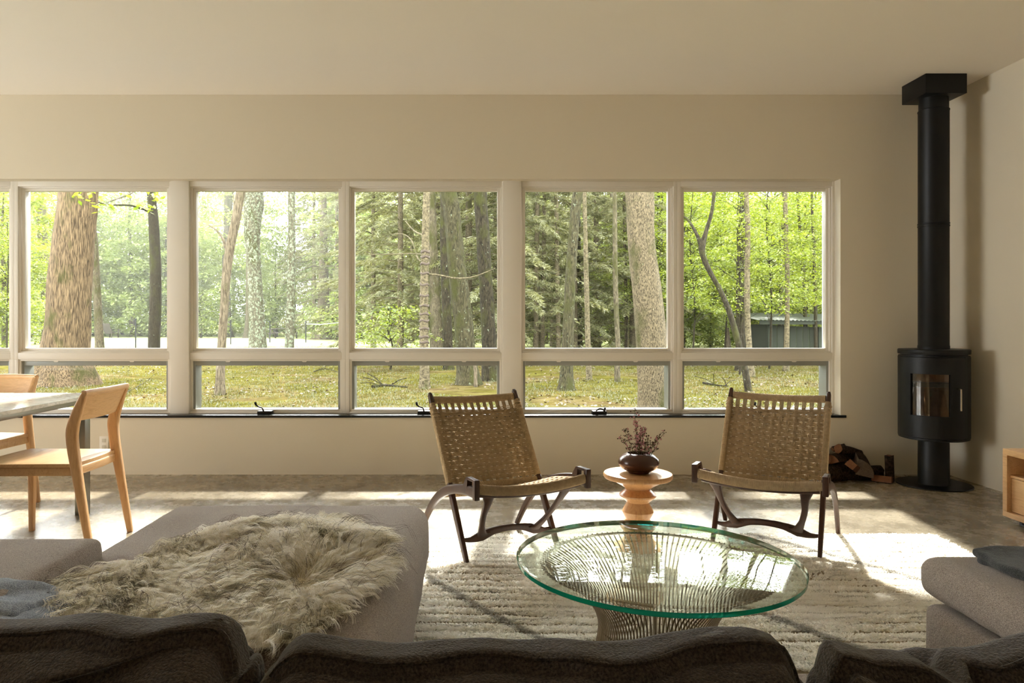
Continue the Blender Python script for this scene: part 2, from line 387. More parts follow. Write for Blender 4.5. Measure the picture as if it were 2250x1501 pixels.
def ring(mb, x0, x1, z0, z1, wd, y0, y1):
    mb.rbox(x0-wd, x0, y0, y1, z0-wd, z1+wd, 0.0012); mb.rbox(x1, x1+wd, y0, y1, z0-wd, z1+wd, 0.0012)
    mb.rbox(x0, x1, y0, y1, z1, z1+wd, 0.0012); mb.rbox(x0, x1, y0, y1, z0-wd, z0, 0.0012)
def slotframe(mb, x0, x1, z0, z1, X0, X1, Z0, Z1, y0, y1):    # frame with its own outer edges
    mb.rbox(X0, x0, y0, y1, Z0, Z1, 0.0012); mb.rbox(x1, X1, y0, y1, Z0, Z1, 0.0012)
    mb.rbox(x0, x1, y0, y1, z1, Z1, 0.0012); mb.rbox(x0, x1, y0, y1, Z0, z0, 0.0012)

GL = [(-4.784, -3.667), (-3.541, -2.428), (-2.198, -1.081), (-0.954, 0.166), (0.386, 1.506), (1.632, 2.745)]
OUT = [(-4.815, -3.604), (-3.604, -2.3795), (-2.2345, -1.0175), (-1.0175, 0.2085), (0.3535, 1.569), (1.569, 2.797)]
CRANK = {2: (-1.636, 'left'), 3: (-0.397, 'left'), 4: (0.955, 'folded'), 5: (2.205, 'left')}
for i, ((g0, g1), (o0, o1)) in enumerate(zip(GL, OUT)):
    f = MB()
    slotframe(f, g0-0.034, g1+0.034, 0.965-0.034, 2.2+0.030, o0, o1, 0.8805, OZ1, 5.718, 5.86)   # outer frame and the rail below
    slotframe(f, g0-0.022, g1+0.022, 0.965-0.022, 2.2+0.020, g0-0.034, g1+0.034, 0.965-0.034, 2.23, 5.734, 5.86)
    slotframe(f, g0, g1, 0.965, 2.2, g0-0.022, g1+0.022, 0.965-0.022, 2.22, 5.754, 5.8015)
    slotframe(f, g0-0.034, g1+0.034, 0.489-0.020, 0.880, o0, o1, 0.4565, 0.8805, 5.722, 5.86)    # lower light
    fr = structure('window_%d' % (i+1), f, M['trim'])
    sash = MB(); slotframe(sash, g0-0.018, g1+0.018, 0.489+0.0, 0.8655, g0-0.033, g1+0.033, 0.489-0.019, 0.8785, 5.728, 5.80)
    sash = sash.build('lower_sash', M['trim'], fr)
    gr = MB(); slotframe(gr, g0, g1, 0.486, 0.829, g0-0.0185, g1+0.0185, 0.476, 0.8675, 5.745, 5.8705)
    gr = gr.build('screen_frame', M['grey_trim'], fr)
    MB().box(g0-0.005, g1+0.005, 5.797, 5.800, 0.960, 2.205).build('upper_pane', M['pane'], fr, smooth=False)
    MB().box(g0-0.005, g1+0.005, 5.866, 5.869, 0.480, 0.835).build('lower_pane', M['pane'], sash, smooth=False)
    for xx in (g0+0.26, g1-0.26):
        MB().prism([(xx-0.022, 0.869), (xx+0.022, 0.869), (xx+0.012, 0.858), (xx-0.012, 0.858)], 'y', 5.7215, 5.7275).build('sash_clip', M['trim'], sash)
    if i in CRANK:
        cx, st = CRANK[i]
        b = MB().rbox(cx-0.055, cx+0.055, 5.655, 5.728, 0.4568, 0.484, 0.006); b = b.build('crank_base', M['dark_hw'], fr)
        a = MB()
        if st == 'left':
            a.sweep(crv([(cx-0.005, 5.66, 0.475), (cx-0.012, 5.650, 0.505), (cx-0.045, 5.645, 0.522), (cx-0.058, 5.643, 0.535)]), 0.011, 0.011)
            a.sweep([(cx-0.058, 5.643, 0.532), (cx-0.060, 5.628, 0.552)], 0.017, 0.017, n=14)
        else:
            a.sweep(crv([(cx-0.03, 5.655, 0.485), (cx, 5.65, 0.503), (cx+0.03, 5.648, 0.494)]), 0.014, 0.012)
            a.sweep([(cx+0.032, 5.647, 0.484), (cx+0.04, 5.640, 0.515)], 0.017, 0.017, n=14)
        a.build('crank_handle', M['dark_hw'], b)

# window of the left wall (outside the frame of the photograph, where the side light enters)
lf = MB()
for k in range(3):
    ya = 1.75+k*3.2/3; yb = ya+3.2/3
    for (y0_, y1_, za, zb) in ((ya, ya+0.05, 0.35, 2.35), (yb-0.05, yb, 0.35, 2.35), (ya+0.05, yb-0.05, 0.35, 0.4), (ya+0.05, yb-0.05, 2.3, 2.35)): lf.box(XL-0.18, XL-0.1, y0_, y1_, za, zb)
structure('window_7', lf, M['trim'])
o = MB().rbox(-2.888, -2.818, YW-0.006, YW+0.0005, 0.18, 0.295, 0.003).build('wall_outlet', M['trim'])
tag(o, 'small white electrical outlet on the wall below the windows behind the dining chair', 'outlet')
for zz in (0.212, 0.262):
    s_ = MB().rbox(-2.868, -2.838, YW-0.0075, YW-0.0055, zz-0.014, zz+0.014, 0.001).build('socket', plain('outlet_face', S(205, 198, 180), 0.5), o)

# ================================================================ FURNITURE
# ---- round wood stove
st = empty('wood_stove', (3.30, 5.285, 0), R(-32), 'black round wood burning stove on a pedestal in the corner by the right wall', 'stove')
MB().lathe([(0, 0), (0.243, 0), (0.245, 0.003), (0.243, 0.008), (0, 0.008)], n=72, cap=False).build('base_plate', M['black_iron'], st)
MB().lathe([(0, 0.008), (0.105, 0.008), (0.1, 0.014), (0.098, 0.334), (0, 0.334)], n=48, cap=False).build('pedestal', M['black_iron'], st)
rb = 0.225
def arc_shell(mb, r0, r1, z0, z1, a0, a1, n=24):             # a curved panel: angles from local -Y
    vs = []; fs = []
    for k in range(n+1):
        a = a0+(a1-a0)*k/n; s_, c_ = math.sin(a), -math.cos(a)
        for r_, z_ in ((r0, z0), (r1, z0), (r1, z1), (r0, z1)): vs.append((r_*s_, r_*c_, z_))
    for k in range(n):
        b = 4*k
        for j in range(4): fs.append((b+j, b+(j+1)%4, b+4+(j+1)%4, b+4+j))
    fs.append((0, 1, 2, 3)); fs.append((4*n+3, 4*n+2, 4*n+1, 4*n)); return mb.add(vs, fs)
body = MB()
dA0, dA1 = R(-66), R(57)                                     # the door's reach
arc_shell(body, rb-0.02, rb, 0.352, 0.925, dA1+0.012, 2*PI+dA0-0.012, 60)
body.lathe([(0, 0.334), (0.205, 0.334), (0.222, 0.340), (0.222, 0.352), (0, 0.352)], n=72, cap=False)
body.lathe([(0, 0.925), (0.222, 0.925), (0.222, 0.932), (0.212, 0.934), (0, 0.934)], n=72, cap=False)
body.lathe([(0, 0.934), (0.208, 0.934), (0.208, 0.942), (0, 0.942)], n=72, cap=False)
body.build('body', M['black_iron'], st)
MB().lathe([(0, 0.942), (0.224, 0.942), (0.227, 0.946), (0.227, 0.972), (0.222, 0.977), (0, 0.977)], n=96, cap=False).build('top_plate', M['black_iron'], st)
gA0, gA1 = R(-38), R(26)
d = MB(); z0, z1, g0, g1 = 0.356, 0.921, 0.512, 0.806
arc_shell(d, rb-0.018, rb+0.002, z0, g0, dA0, dA1, 40); arc_shell(d, rb-0.018, rb+0.002, g1, z1, dA0, dA1, 40)
arc_shell(d, rb-0.018, rb+0.002, g0, g1, dA0, gA0, 12); arc_shell(d, rb-0.018, rb+0.002, g0, g1, gA1, dA1, 12)
d = d.build('door', M['black_iron'], st)
gm = thin_glass('stove_glass', (0.82, 0.78, 0.72, 1), 1.5)
arc_shell(MB(), rb-0.012, rb-0.009, g0-0.003, g1+0.003, gA0-0.01, gA1+0.01, 30).build('door_glass', gm, d)
h = MB(); ah = R(38); hr = rb+0.03
h.sweep(crv([((rb)*math.sin(ah), -(rb)*math.cos(ah), 0.708), (hr*math.sin(ah), -hr*math.cos(ah), 0.706), ((hr+0.004)*math.sin(ah), -(hr+0.004)*math.cos(ah), 0.69), ((hr+0.004)*math.sin(ah), -(hr+0.004)*math.cos(ah), 0.56)]), 0.014, 0.010, up=(math.cos(ah), math.sin(ah), 0), p=4)
h.build('door_handle', M['nickel'], d)
fb = plain('firebrick', S(128, 92, 64), 0.95, var=0.3, vscale=16)
br = MB(); arc_shell(br, 0.14, 0.17, 0.46, 0.86, R(75), R(285), 28); br.lathe([(0, 0.452), (0.19, 0.452), (0.19, 0.462), (0, 0.462)], n=40, cap=False)
br.rbox(-0.15, 0.15, 0.0, 0.03, 0.745, 0.80, 0.004)
br.build('firebrick_lining', fb, st)
MB().rbox(-0.15, 0.15, -0.02, 0.03, 0.70, 0.735, 0.004).build('baffle', M['black_iron'], st)
fl = MB(); fl.lathe([(0.092, 0.977), (0.101, 0.978), (0.101, 1.0), (0.0985, 1.003), (0.0985, 1.855), (0.1015, 1.857), (0.1015, 1.866), (0.096, 1.868), (0.096, 1.872), (0.1015, 1.874), (0.1015, 1.882), (0.0985, 1.884), (0.0985, 2.685), (0.101, 2.688), (0.101, 2.695), (0.095, 2.70), (0.095, 2.80)], n=56)
fl.build('flue_pipe', M['black_iron'], st)
sb = MB(); sb.rbox(-0.145, 0.145, -0.145, 0.145, 2.778, ZC, 0.003); sb = sb.build('ceiling_box', M['black_iron'], st); sb.rotation_euler = (0, 0, R(32))

# ---- low oak console by the right wall
cb = empty('media_console', (3.36, 3.30, 0), 0, 'low oak media console with an open shelf against the right wall', 'console')
x0, x1, y0, y1 = -0.27, 0.255, -1.0, 1.0
c = MB(); c.rbox(x0, x1, y0, y1, 0.395, 0.43, 0.002); c.rbox(x0, x1, y0, y1, 0.035, 0.065, 0.002)
c.rbox(x0, x1, y1-0.035, y1, 0.0655, 0.3945, 0.001); c.rbox(x0, x1, y0, y0+0.035, 0.0655, 0.3945, 0.001); c.rbox(x1-0.015, x1-0.001, y0+0.036, y1-0.036, 0.066, 0.394, 0.001)
c.rbox(x0+0.02, x1-0.016, y0+0.036, y1-0.036, 0.265, 0.28, 0.001)
for yy in (-0.33, 0.33): c.rbox(x0+0.02, x1-0.016, yy-0.01, yy+0.01, 0.066, 0.264, 0.001)
c.build('cabinet_body', M['oak_y'], cb)
for yy in (-0.645, 0.0, 0.645): MB().rbox(x0+0.022, x0+0.042, yy-0.312, yy+0.312, 0.07, 0.262, 0.002).build('drawer', M['oak_y'], cb)
for xx in (x0+0.06, x1-0.06):
    for yy in (y0+0.1, y1-0.1): MB().rbox(xx-0.02, xx+0.02, yy-0.02, yy+0.02, 0, 0.035, 0.001).build('foot', M['black_iron'], cb)

# ---- firewood
def log_tex():
    return wood('split_wood_face', S(70, 42, 26), S(122, 78, 46), 0.9, scale=(30, 3, 30)), bark('firewood_bark', S(34, 27, 22), S(78, 62, 50), 0, 0.0, 60, 0.5)
LW, LB = log_tex(); LG = wood('weathered_wood_face', S(78, 66, 56), S(122, 106, 92), 0.9, scale=(30, 3, 30))
def make_log(kind, L, r, seed):
    rnd = random.Random(seed); m = MB(); n = 18
    if kind == 'round': poly = [(r*math.cos(2*PI*k/n), r*math.sin(2*PI*k/n)) for k in range(n)]; barkf = set(range(n))
    elif kind == 'wedge':
        a0, a1 = R(-46), R(46); q = 10
        poly = [(0, 0)]+[(1.5*r*math.cos(a0+(a1-a0)*k/q), 1.5*r*math.sin(a0+(a1-a0)*k/q)) for k in range(q+1)]; barkf = set(range(1, q+1))
    else:
        poly = [(-r, -r*0.7), (r*0.9, -r*0.8), (r*1.0, r*0.6), (-r*0.8, r*0.8)]; poly = [(x+0.0, y) for x, y in poly]; barkf = {0, 2}
    cx = sum(p[0] for p in poly)/len(poly); cz = sum(p[1] for p in poly)/len(poly); poly = [(a-cx, b-cz) for a, b in poly]
    segs = 8; vs = []; N = len(poly)
    for i in range(segs+1):
        t = -L/2+L*i/segs
        for (a, b) in poly:
            nz = noise.noise(Vector((a*22, b*22, t*9+seed*7)))*0.10
            vs.append((a*(1+nz), t+0.01*noise.noise(Vector((a*40, b*40, seed)))*(1 if i in (0, segs) else 0), b*(1+nz)))
    for i in range(segs):
        for k in range(N):
            m.mi = 0 if k in barkf else 1
            m.add([vs[i*N+k], vs[i*N+(k+1)%N], vs[(i+1)*N+(k+1)%N], vs[(i+1)*N+k]], [(0, 1, 2, 3)])
    m.mi = 1; m.add(vs[:N], [tuple(range(N-1, -1, -1))]); m.add(vs[-N:], [tuple(range(N))])
    return m
logs = [  # kind, L, r, centre, yaw (axis from +y), pitch, roll, face material, label
 ('round', .30, .064, (2.665, 5.41, .064), -66, 0, 20, 0, 'thick bark-covered round log at the lower left of the firewood pile'),
 ('round', .30, .046, (2.815, 5.43, .046), -78, 0, -100, 0, 'dark split log at the bottom centre of the firewood pile'),
 ('round', .24, .046, (2.925, 5.50, .046), -80, 0, 60, 0, 'bark-covered log at the bottom right of the pile against the wall'),
 ('square', .13, .030, (2.965, 5.35, .026), 50, 0, 5, 0, 'reddish split stub low at the right front of the firewood pile'),
 ('square', .28, .035, (2.775, 5.375, .105), -36, -17, 32, 0, 'split log with a bright orange square end at the front of the pile'),
 ('wedge', .27, .050, (2.715, 5.47, .170), -48, -3, -70, 0, 'brown split log with a pointed orange end, upper left of the firewood pile'),
 ('round', .24, .046, (2.600, 5.49, .165), -22, 0, 150, 0, 'round log with a dull pinkish end at the top left of the firewood pile'),
 ('wedge', .24, .080, (2.895, 5.45, .125), -20, 8, -35, 1, 'large split log with a grey triangular end facing the room'),
 ('round', .22, .038, (2.815, 5.53, .192), -70, -16, 250, 0, 'charred dark log, topmost of the firewood pile'),
 ('square', .12, .018, (2.755, 5.57, .215), -72, 8, 30, 0, 'small dark splinter of wood on top of the firewood pile'),
 ('round', .19, .030, (3.035, 5.38, .096), 0, 86, 0, 0, 'short stick standing upright at the right end of the firewood pile'),
]
for i, (kd, L, r_, p, yaw, pit, roll, fm, lab) in enumerate(logs):
    o = make_log(kd, L, r_, i+1).build('firewood_log', [LB, LG if fm else LW], None, smooth=True, angle=35)
    o.matrix_world = Matrix.Translation(p) @ Matrix.Rotation(R(yaw), 4, 'Z') @ Matrix.Rotation(R(pit), 4, 'X') @ Matrix.Rotation(R(roll), 4, 'Y')
    tag(o, lab, 'log', 'firewood stacked by the stove')

# ---- folding woven lounge chairs
def wrapped_profile(path, w, h, pitch):
    P = [Vector(p) for p in path]; L = [0]
    for a, b in zip(P, P[1:]): L.append(L[-1]+(b-a).length)
    n = max(2, int(L[-1]/pitch)); out = []; W = []; H = []
    for k in range(n):
        for f_, sc_ in ((0.0, 0.0), (0.25, 0.8), (0.5, 1.0), (0.75, 0.8)):
            s_ = (k+f_)/n*L[-1]; j = max(i for i in range(len(L)) if L[i] <= s_+1e-9); j = min(j, len(P)-2)
            t = (s_-L[j])/max(1e-9, (L[j+1]-L[j])); out.append(P[j].lerp(P[j+1], t)); W.append(w+0.0032*sc_); H.append(h+0.0032*sc_)
    return out, W, H
def weave(mb, S_, u0, u1, v0, v1, ncol, rows_from, rows_to, pv, amp=0.0052, cw=0.0054):
    """cords woven over the surface S_(u, v) -> (point, normal); columns run along v, rows along u"""
    pu = (u1-u0)/ncol; us = [u0+pu*(i+0.5) for i in range(ncol)]
    nr = int((rows_to-rows_from)/pv); vr = [rows_from+pv*(j+0.5) for j in range(nr)]
    for i, u in enumerate(us):
        for c in range(4):
            du = (c-1.5)*cw*0.92; path = []
            steps = int((v1-v0)/(pv/4))
            for k in range(steps+1):
                v = v0+(v1-v0)*k/steps
                a = amp*math.cos(PI*((v-vr[0])/pv+i)) if rows_from-pv/2 < v < rows_to+pv/2 else 0
                spread = 1.0 if rows_from < v < rows_to else 1.12
                p, n = S_(u+du*spread, v); path.append(p+n*a)
            mb.sweep(path, cw, cw*0.8, up=S_(u, v)[1], n=5)
    for j, v in enumerate(vr):
        for c in range(4):
            dv = (c-1.5)*pv*0.232; path = []
            steps = ncol*5
            for k in range(steps+1):
                u = u0-0.012+(u1-u0+0.024)*k/steps
                a = amp*math.cos(PI*((u-us[0])/pu+j+1))
                p, n = S_(u, v+dv); path.append(p+n*a)
            mb.sweep(path, cw, cw*0.8, up=S_(u, v)[1], n=5)

def make_lounge():
    ch = empty('lounge_chair')
    d = Vector((0, 0.49, 0.775)); Lr = d.length; dn = d.normalized(); nrm = Vector((0, -dn.z, dn.y))
    rail = lambda x, t: Vector((x, 0, 0))+d*t
    for sx in (-1, 1):
        x = sx*0.255
        m = MB(); path = [rail(x, t) for t in (0.0, 0.02, 0.1, 0.25, 0.4, 0.5, 0.7, 0.9, 0.985, 1.0)]
        m.sweep(path, lerp_list([0.019, 0.021, 0.024, 0.026, 0.026, 0.026, 0.025, 0.024, 0.023, 0.016], 10), lerp_list([0.026, 0.03, 0.034, 0.038, 0.04, 0.038, 0.036, 0.034, 0.032, 0.02], 10), up=nrm, n=16, p=4)
        leg = m.build('back_leg', M['walnut'], ch)
        wp, W, H = wrapped_profile([rail(x, 0.44), rail(x, 0.93)], 0.029, 0.042, 0.0056)
        MB().sweep(wp, W, H, up=nrm, n=10, p=3).build('cord_wrapping', M['cord'], leg)
        # curved seat rail that ends in the rear foot
        sxn = sx*0.298
        side = crv([(sxn, -0.185, 0.385), (sxn, -0.08, 0.378), (sxn, 0.06, 0.352), (sxn, 0.20, 0.305), (sxn, 0.33, 0.225), (sxn, 0.44, 0.115), (sxn, 0.53, 0.0)], 6)
        m = MB(); m.sweep(side, lerp_list([0.026, 0.026, 0.026, 0.025, 0.024, 0.022], len(side)), lerp_list([0.052, 0.050, 0.046, 0.046, 0.04, 0.034, 0.026], len(side)), up=(0, 0, 1), n=14, p=4)
        m.rbox(sxn-0.014, sxn+0.014, -0.208, -0.182, 0.352, 0.446, 0.006)
        m.rbox(sxn-0.013, sxn+0.013, -0.19, -0.115, 0.432, 0.446, 0.005)
        m.prism([(-0.128, 0.446), (-0.112, 0.444), (-0.075, 0.398), (-0.06, 0.385), (-0.12, 0.385)], 'x', sxn-0.013, sxn+0.013)
        m.build('seat_rail', M['walnut'], ch)
    # top and bottom rails of the back
    topr = [rail(x, 0.955)-nrm*0.016*(1-(x/0.25)**2) for x in np.linspace(-0.243, 0.243, 13)]
    core = MB(); core.sweep(topr, 0.024, 0.03, up=dn, n=12, p=3)
    wp, W, H = wrapped_profile(topr, 0.030, 0.038, 0.0052); top = MB().sweep(wp, W, H, up=dn, n=10, p=2.6).build('top_rail', M['cord'], ch)
    lowr = [rail(x, 0.415) for x in (-0.243, 0.243)]
    wp, W, H = wrapped_profile(lowr, 0.022, 0.036, 0.0052); MB().sweep(wp, W, H, up=dn, n=10, p=3).build('lower_back_rail', M['cord'], ch)
    # woven back
    def SB(u, v):
        k = 1-(u/0.25)**2
        return Vector((u, 0, 0))+dn*v-nrm*0.014*k*min(1, (v-0.36*Lr)/(0.6*Lr)), nrm
    m = MB(); weave(m, SB, -0.232, 0.232, 0.42*Lr, 0.94*Lr, 12, 0.445*Lr, 0.895*Lr, 0.0232)
    m.build('woven_back', M['cord'], ch)
    # cord ends tied round the rails below the top
    m = MB()
    for sx in (-1, 1):
        for t_, tw in ((0.905, 0.3), (0.885, -0.4), (0.862, 0.2)):
            cpt = rail(sx*0.255, t_); ringp = []
            for k in range(14):
                a = 2*PI*k/14; ringp.append(cpt+Vector((0.018*math.cos(a), 0, 0))+nrm*(0.024*math.sin(a))+dn*(0.004*math.cos(a)*tw))
            m.sweep(ringp, 0.0055, 0.0055, n=6, closed=True)
        for k in range(4):
            t_ = 0.90-0.008*k
            m.sweep([rail(sx*0.255, t_), rail(sx*0.16, t_-0.012-0.004*k), rail(sx*0.02, t_-0.02)], 0.004, 0.004, n=5)
    m.build('tie_cord', M['cord'], ch)
    # front seat rail, bowed down in the middle, wound in cord
    fr = [(x, -0.192-0.008*(1-(x/0.285)**2), 0.400-0.024*(1-(x/0.285)**2)) for x in np.linspace(-0.284, 0.284, 17)]
    wp, W, H = wrapped_profile(fr, 0.022, 0.044, 0.0052); MB().sweep(wp, W, H, up=(0, 0, 1), n=12, p=3).build('front_rail', M['cord'], ch)
    rr = [(x, 0.265, 0.283-0.010*(1-(x/0.285)**2)) for x in np.linspace(-0.284, 0.284, 9)]
    wp, W, H = wrapped_profile(rr, 0.028, 0.034, 0.0052); MB().sweep(wp, W, H, up=(0, 0, 1), n=10, p=3).build('rear_seat_rail', M['cord'], ch)
    vs_ = [(-0.19, 0.392), (-0.08, 0.380), (0.06, 0.355), (0.18, 0.318), (0.265, 0.283)]
    def SS(u, v):
        z = float(np.interp(v, [a for a, b in vs_], [b for a, b in vs_])); k = 1-(u/0.285)**2
        return Vector((u, v, z-0.026*k+0.006)), Vector((0, 0.28, 0.96))
    m = MB(); weave(m, SS, -0.282, 0.282, -0.19, 0.265, 14, -0.165, 0.245, 0.0232)
    m.build('woven_seat', M['cord'], ch)
    # shaped stretcher between the front legs with its two struts
    m = MB()
    cbp = crv([(-0.252, 0.068, 0.098), (-0.205, 0.066, 0.094), (-0.15, 0.06, 0.108), (-0.08, 0.06, 0.126), (0, 0.058, 0.132), (0.08, 0.06, 0.126), (0.15, 0.06, 0.108), (0.205, 0.066, 0.094), (0.252, 0.068, 0.098)], 4)
    m.sweep(cbp, lerp_list([0.016, 0.018, 0.022, 0.02, 0.02, 0.02, 0.022, 0.018, 0.016], len(cbp)), lerp_list([0.014, 0.026, 0.052, 0.036, 0.032, 0.036, 0.052, 0.026, 0.014], len(cbp)), up=(0, 0, 1), n=14, p=3)
    for sx in (-1, 1):
        p = crv([(sx*0.215, -0.158, 0.372), (sx*0.203, -0.12, 0.315), (sx*0.195, -0.06, 0.245), (sx*0.176, 0.0, 0.175), (sx*0.155, 0.045, 0.125), (sx*0.145, 0.058, 0.108)], 5)
        m.sweep(p, lerp_list([0.075, 0.042, 0.030, 0.029, 0.044, 0.085], len(p)), lerp_list([0.018, 0.02, 0.02, 0.02, 0.02, 0.018], len(p)), up=(0, 0.8, 0.6), n=14, p=3)
    bar = crv([(x, -0.168-0.004*(1-(x/0.25)**2), 0.366-0.016*(1-(x/0.25)**2)) for x in np.linspace(-0.27, 0.27, 9)], 2)
    m.sweep(bar, 0.018, 0.024, up=(0, 0, 1), n=12, p=3)
    m.build('strut_frame', M['walnut'], ch)
    # pivot bolts
    for sx in (-1, 1): MB().sweep([(sx*0.268, 0.20, 0.312), (sx*0.284, 0.20, 0.312)], 0.014, 0.014, n=12).build('pivot_bolt', M['nickel'], ch)
    return ch
lc = make_lounge(); lc.location = (0.188, 3.61, 0.012); lc.rotation_euler = (0, 0, R(24.95))
tag(lc, 'low folding chair of woven cord and walnut, left of the round side stool', 'chair', 'pair of woven folding lounge chairs')
dup(lc, (1.455, 3.70, 0.012), R(-30.4), label='low folding chair of woven cord and walnut, near the wood stove and firewood')

# ---- turned wooden stool with a bowl of dried flowers
SX, SY = 0.828, 3.75
sto = empty('turned_stool', (SX, SY, 0.012), 0, 'turned blond wood stool with stacked flared rings between the lounge chairs', 'stool')
prof = [(0, 0), (0.118, 0), (0.124, 0.004), (0.122, 0.012), (0.09, 0.035), (0.068, 0.062), (0.062, 0.078), (0.088, 0.112), (0.090, 0.117), (0.066, 0.148), (0.060, 0.153), (0.060, 0.157),
        (0.078, 0.192), (0.079, 0.198), (0.058, 0.240), (0.056, 0.246), (0.092, 0.278), (0.0935, 0.286), (0.063, 0.313), (0.062, 0.318), (0.085, 0.335), (0.115, 0.352), (0.135, 0.366)]
MB().lathe(prof+[(0, 0.366)], n=64, cap=False).build('turned_column', M['stool'], sto, angle=25)
MB().lathe([(0, 0.366), (0.135, 0.366), (0.168, 0.372), (0.174, 0.380), (0.174, 0.392), (0.170, 0.3985), (0.160, 0.400), (0, 0.4)], n=72, cap=False).build('seat_top', M['stool'], sto)
sto.scale = (1, 1, 0.97); bx, by = SX+0.004, SY
bo = MB().lathe([(0, 0), (0.052, 0), (0.055, 0.006), (0.085, 0.022), (0.101, 0.042), (0.104, 0.055), (0.098, 0.073), (0.080, 0.091), (0.062, 0.100), (0.056, 0.101), (0.056, 0.096), (0.085, 0.07), (0.088, 0.05), (0.06, 0.02), (0, 0.015)], n=64, cap=False)
bo = bo.build('squat_bowl', M['brown_glaze'], None); bo.location = (bx, by, 0.4); tag(bo, 'squat glossy brown ceramic bowl on the turned wooden stool', 'bowl')
fl = empty('dried_flowers', (bx, by, 0.47), 0, 'sprigs of dried pink flowers and seed heads standing in the brown bowl', 'dried flowers')
rnd = random.Random(5)
stems = [((-0.025, 0.12, 0.25), 'tall'), ((-0.10, 0.0, 0.115), 'o'), ((-0.075, 0.01, 0.15), 'o'), ((0.02, 0.0, 0.15), 'p'), ((-0.01, 0.02, 0.11), 'p'), ((0.05, -0.01, 0.11), 'o'), ((0.135, 0.0, 0.135), 'o'), ((0.115, 0.02, 0.105), 'o'), ((0.10, 0, 0.05), 'o'), ((0.035, 0.02, 0.16), 'p'), ((0.0, -0.02, 0.13), 'p')]
stems[0] = ((-0.022, 0.0, 0.255), 'tall')
def blob(mb, c, r):
    vs = [(c[0]+r*x, c[1]+r*y, c[2]+r*z) for x, y, z in ((1,0,0),(-1,0,0),(0,1,0),(0,-1,0),(0,0,1.1),(0,0,-1.1))]
    mb.add(vs, [(0,2,4),(2,1,4),(1,3,4),(3,0,4),(2,0,5),(1,2,5),(3,1,5),(0,3,5)])
st_m, sd_m, pt_m = MB(), MB(), MB()
for (tx, ty, tz), kd in stems:
    base = Vector((tx*0.25+rnd.uniform(-0.008, 0.008), rnd.uniform(-0.012, 0.012), -0.04)); tip = Vector((tx, ty, tz))
    mid = base.lerp(tip, 0.5)+Vector((-tx*0.12, rnd.uniform(-0.01, 0.01), 0.012))
    pth = crv([base, mid, tip], 7); st_m.sweep(pth, lerp_list([0.003, 0.0014], len(pth)), lerp_list([0.003, 0.0014], len(pth)), n=5)
    L = (tip-base).length; nb = int(L*230)
    for k in range(nb):
        t = 0.42+0.58*rnd.random() if kd != 'tall' else 0.25+0.75*rnd.random()
        q = pth[min(len(pth)-1, int(t*(len(pth)-1)))]; dv = Vector((rnd.gauss(0, 1), rnd.gauss(0, 1), rnd.gauss(0.9, 0.6))).normalized(); l_ = rnd.uniform(0.01, 0.03)*(1.25-t*0.6)
        e = q+dv*l_; st_m.sweep([q, q.lerp(e, 0.5)+Vector((0, 0, -0.002)), e], 0.001, 0.001, n=4)
        pink = rnd.random() < (0.62 if kd == 'p' else 0.22 if kd == 'o' else (0.75 if 0.62 < t < 0.82 else 0.1))
        for _ in range(rnd.choice((1, 2, 3))):
            cpt = e+Vector((rnd.gauss(0, .0025), rnd.gauss(0, .0025), rnd.gauss(0, .0025)))
            blob(pt_m if pink else sd_m, cpt, rnd.uniform(0.0026, 0.0050) if pink else rnd.uniform(0.0020, 0.0036))
for k in range(26):
    a = rnd.random()*2*PI; blob(sd_m, (0.045*math.cos(a), 0.045*math.sin(a), 0.03), 0.004)
st_m.build('stems', M['stem'], fl, fix=False); sd_m.build('seed_heads', M['seed'], fl, fix=False); pt_m.build('petals', M['petal'], fl, fix=False)
for c_ in children(fl):
    if c_.name.split('.')[0] in ('seed_heads', 'petals'): c_['kind'] = 'stuff'

# ---- round glass coffee table on a wire base
GX, GY = 0.598, 2.435
gt = empty('glass_coffee_table', (GX, GY, 0.012), 0, 'round glass coffee table on a flared nickel wire base standing on the rug', 'coffee table')
gt.scale = (1, 1, 0.969); Rg = 0.462
tg = MB(); prof_b = [(0, 0.3685), (Rg-0.005, 0.3685)]; prof_e = [(Rg-0.005, 0.3685), (Rg, 0.372), (Rg+0.001, 0.3865)]; prof_t = [(Rg+0.001, 0.3865), (Rg-0.014, 0.3898), (0, 0.3898)]
tg.mi = 0; tg.lathe(prof_b, n=128, cap=False); tg.lathe(prof_t, n=128, cap=False); tg.mi = 1; tg.lathe(prof_e, n=128, cap=False)
tgl = thin_glass('table_glass_face', (0.90, 0.965, 0.93, 1), 1.52)
m, nt, bs, out = new_mat('green_glass_edge')
bs.inputs['Base Color'].default_value = (0.004, 0.46, 0.31, 1); bs.inputs['Roughness'].default_value = 0.06; bs.inputs['Transmission Weight'].default_value = 0.15; bs.inputs['IOR'].default_value = 1.5  # bright green base colour stands in for light reflected inside the glass
ge = m
gtop = tg.build('glass_top', [tgl, ge], gt)
wm = MB(); NW = 112
wprof = crv([(0.214, 0, 0.004), (0.200, 0, 0.06), (0.189, 0, 0.125), (0.190, 0, 0.17), (0.205, 0, 0.215), (0.240, 0, 0.265), (0.300, 0, 0.322), (0.345, 0, 0.346), (0.384, 0, 0.364)], 3)
for k in range(NW):
    a = 2*PI*(k+0.5)/NW; ca, sa = math.cos(a), math.sin(a)
    wm.sweep([(p.x*ca, p.x*sa, p.z) for p in wprof], 0.0054, 0.0054, up=(-sa, ca, 0), n=6)
wm.build('wire_base', M['nickel'], gt, fix=False)
def tor(r, z, t):
    return MB().sweep([(r*math.cos(2*PI*k/96), r*math.sin(2*PI*k/96), z) for k in range(96)], t, t, n=8, closed=True)
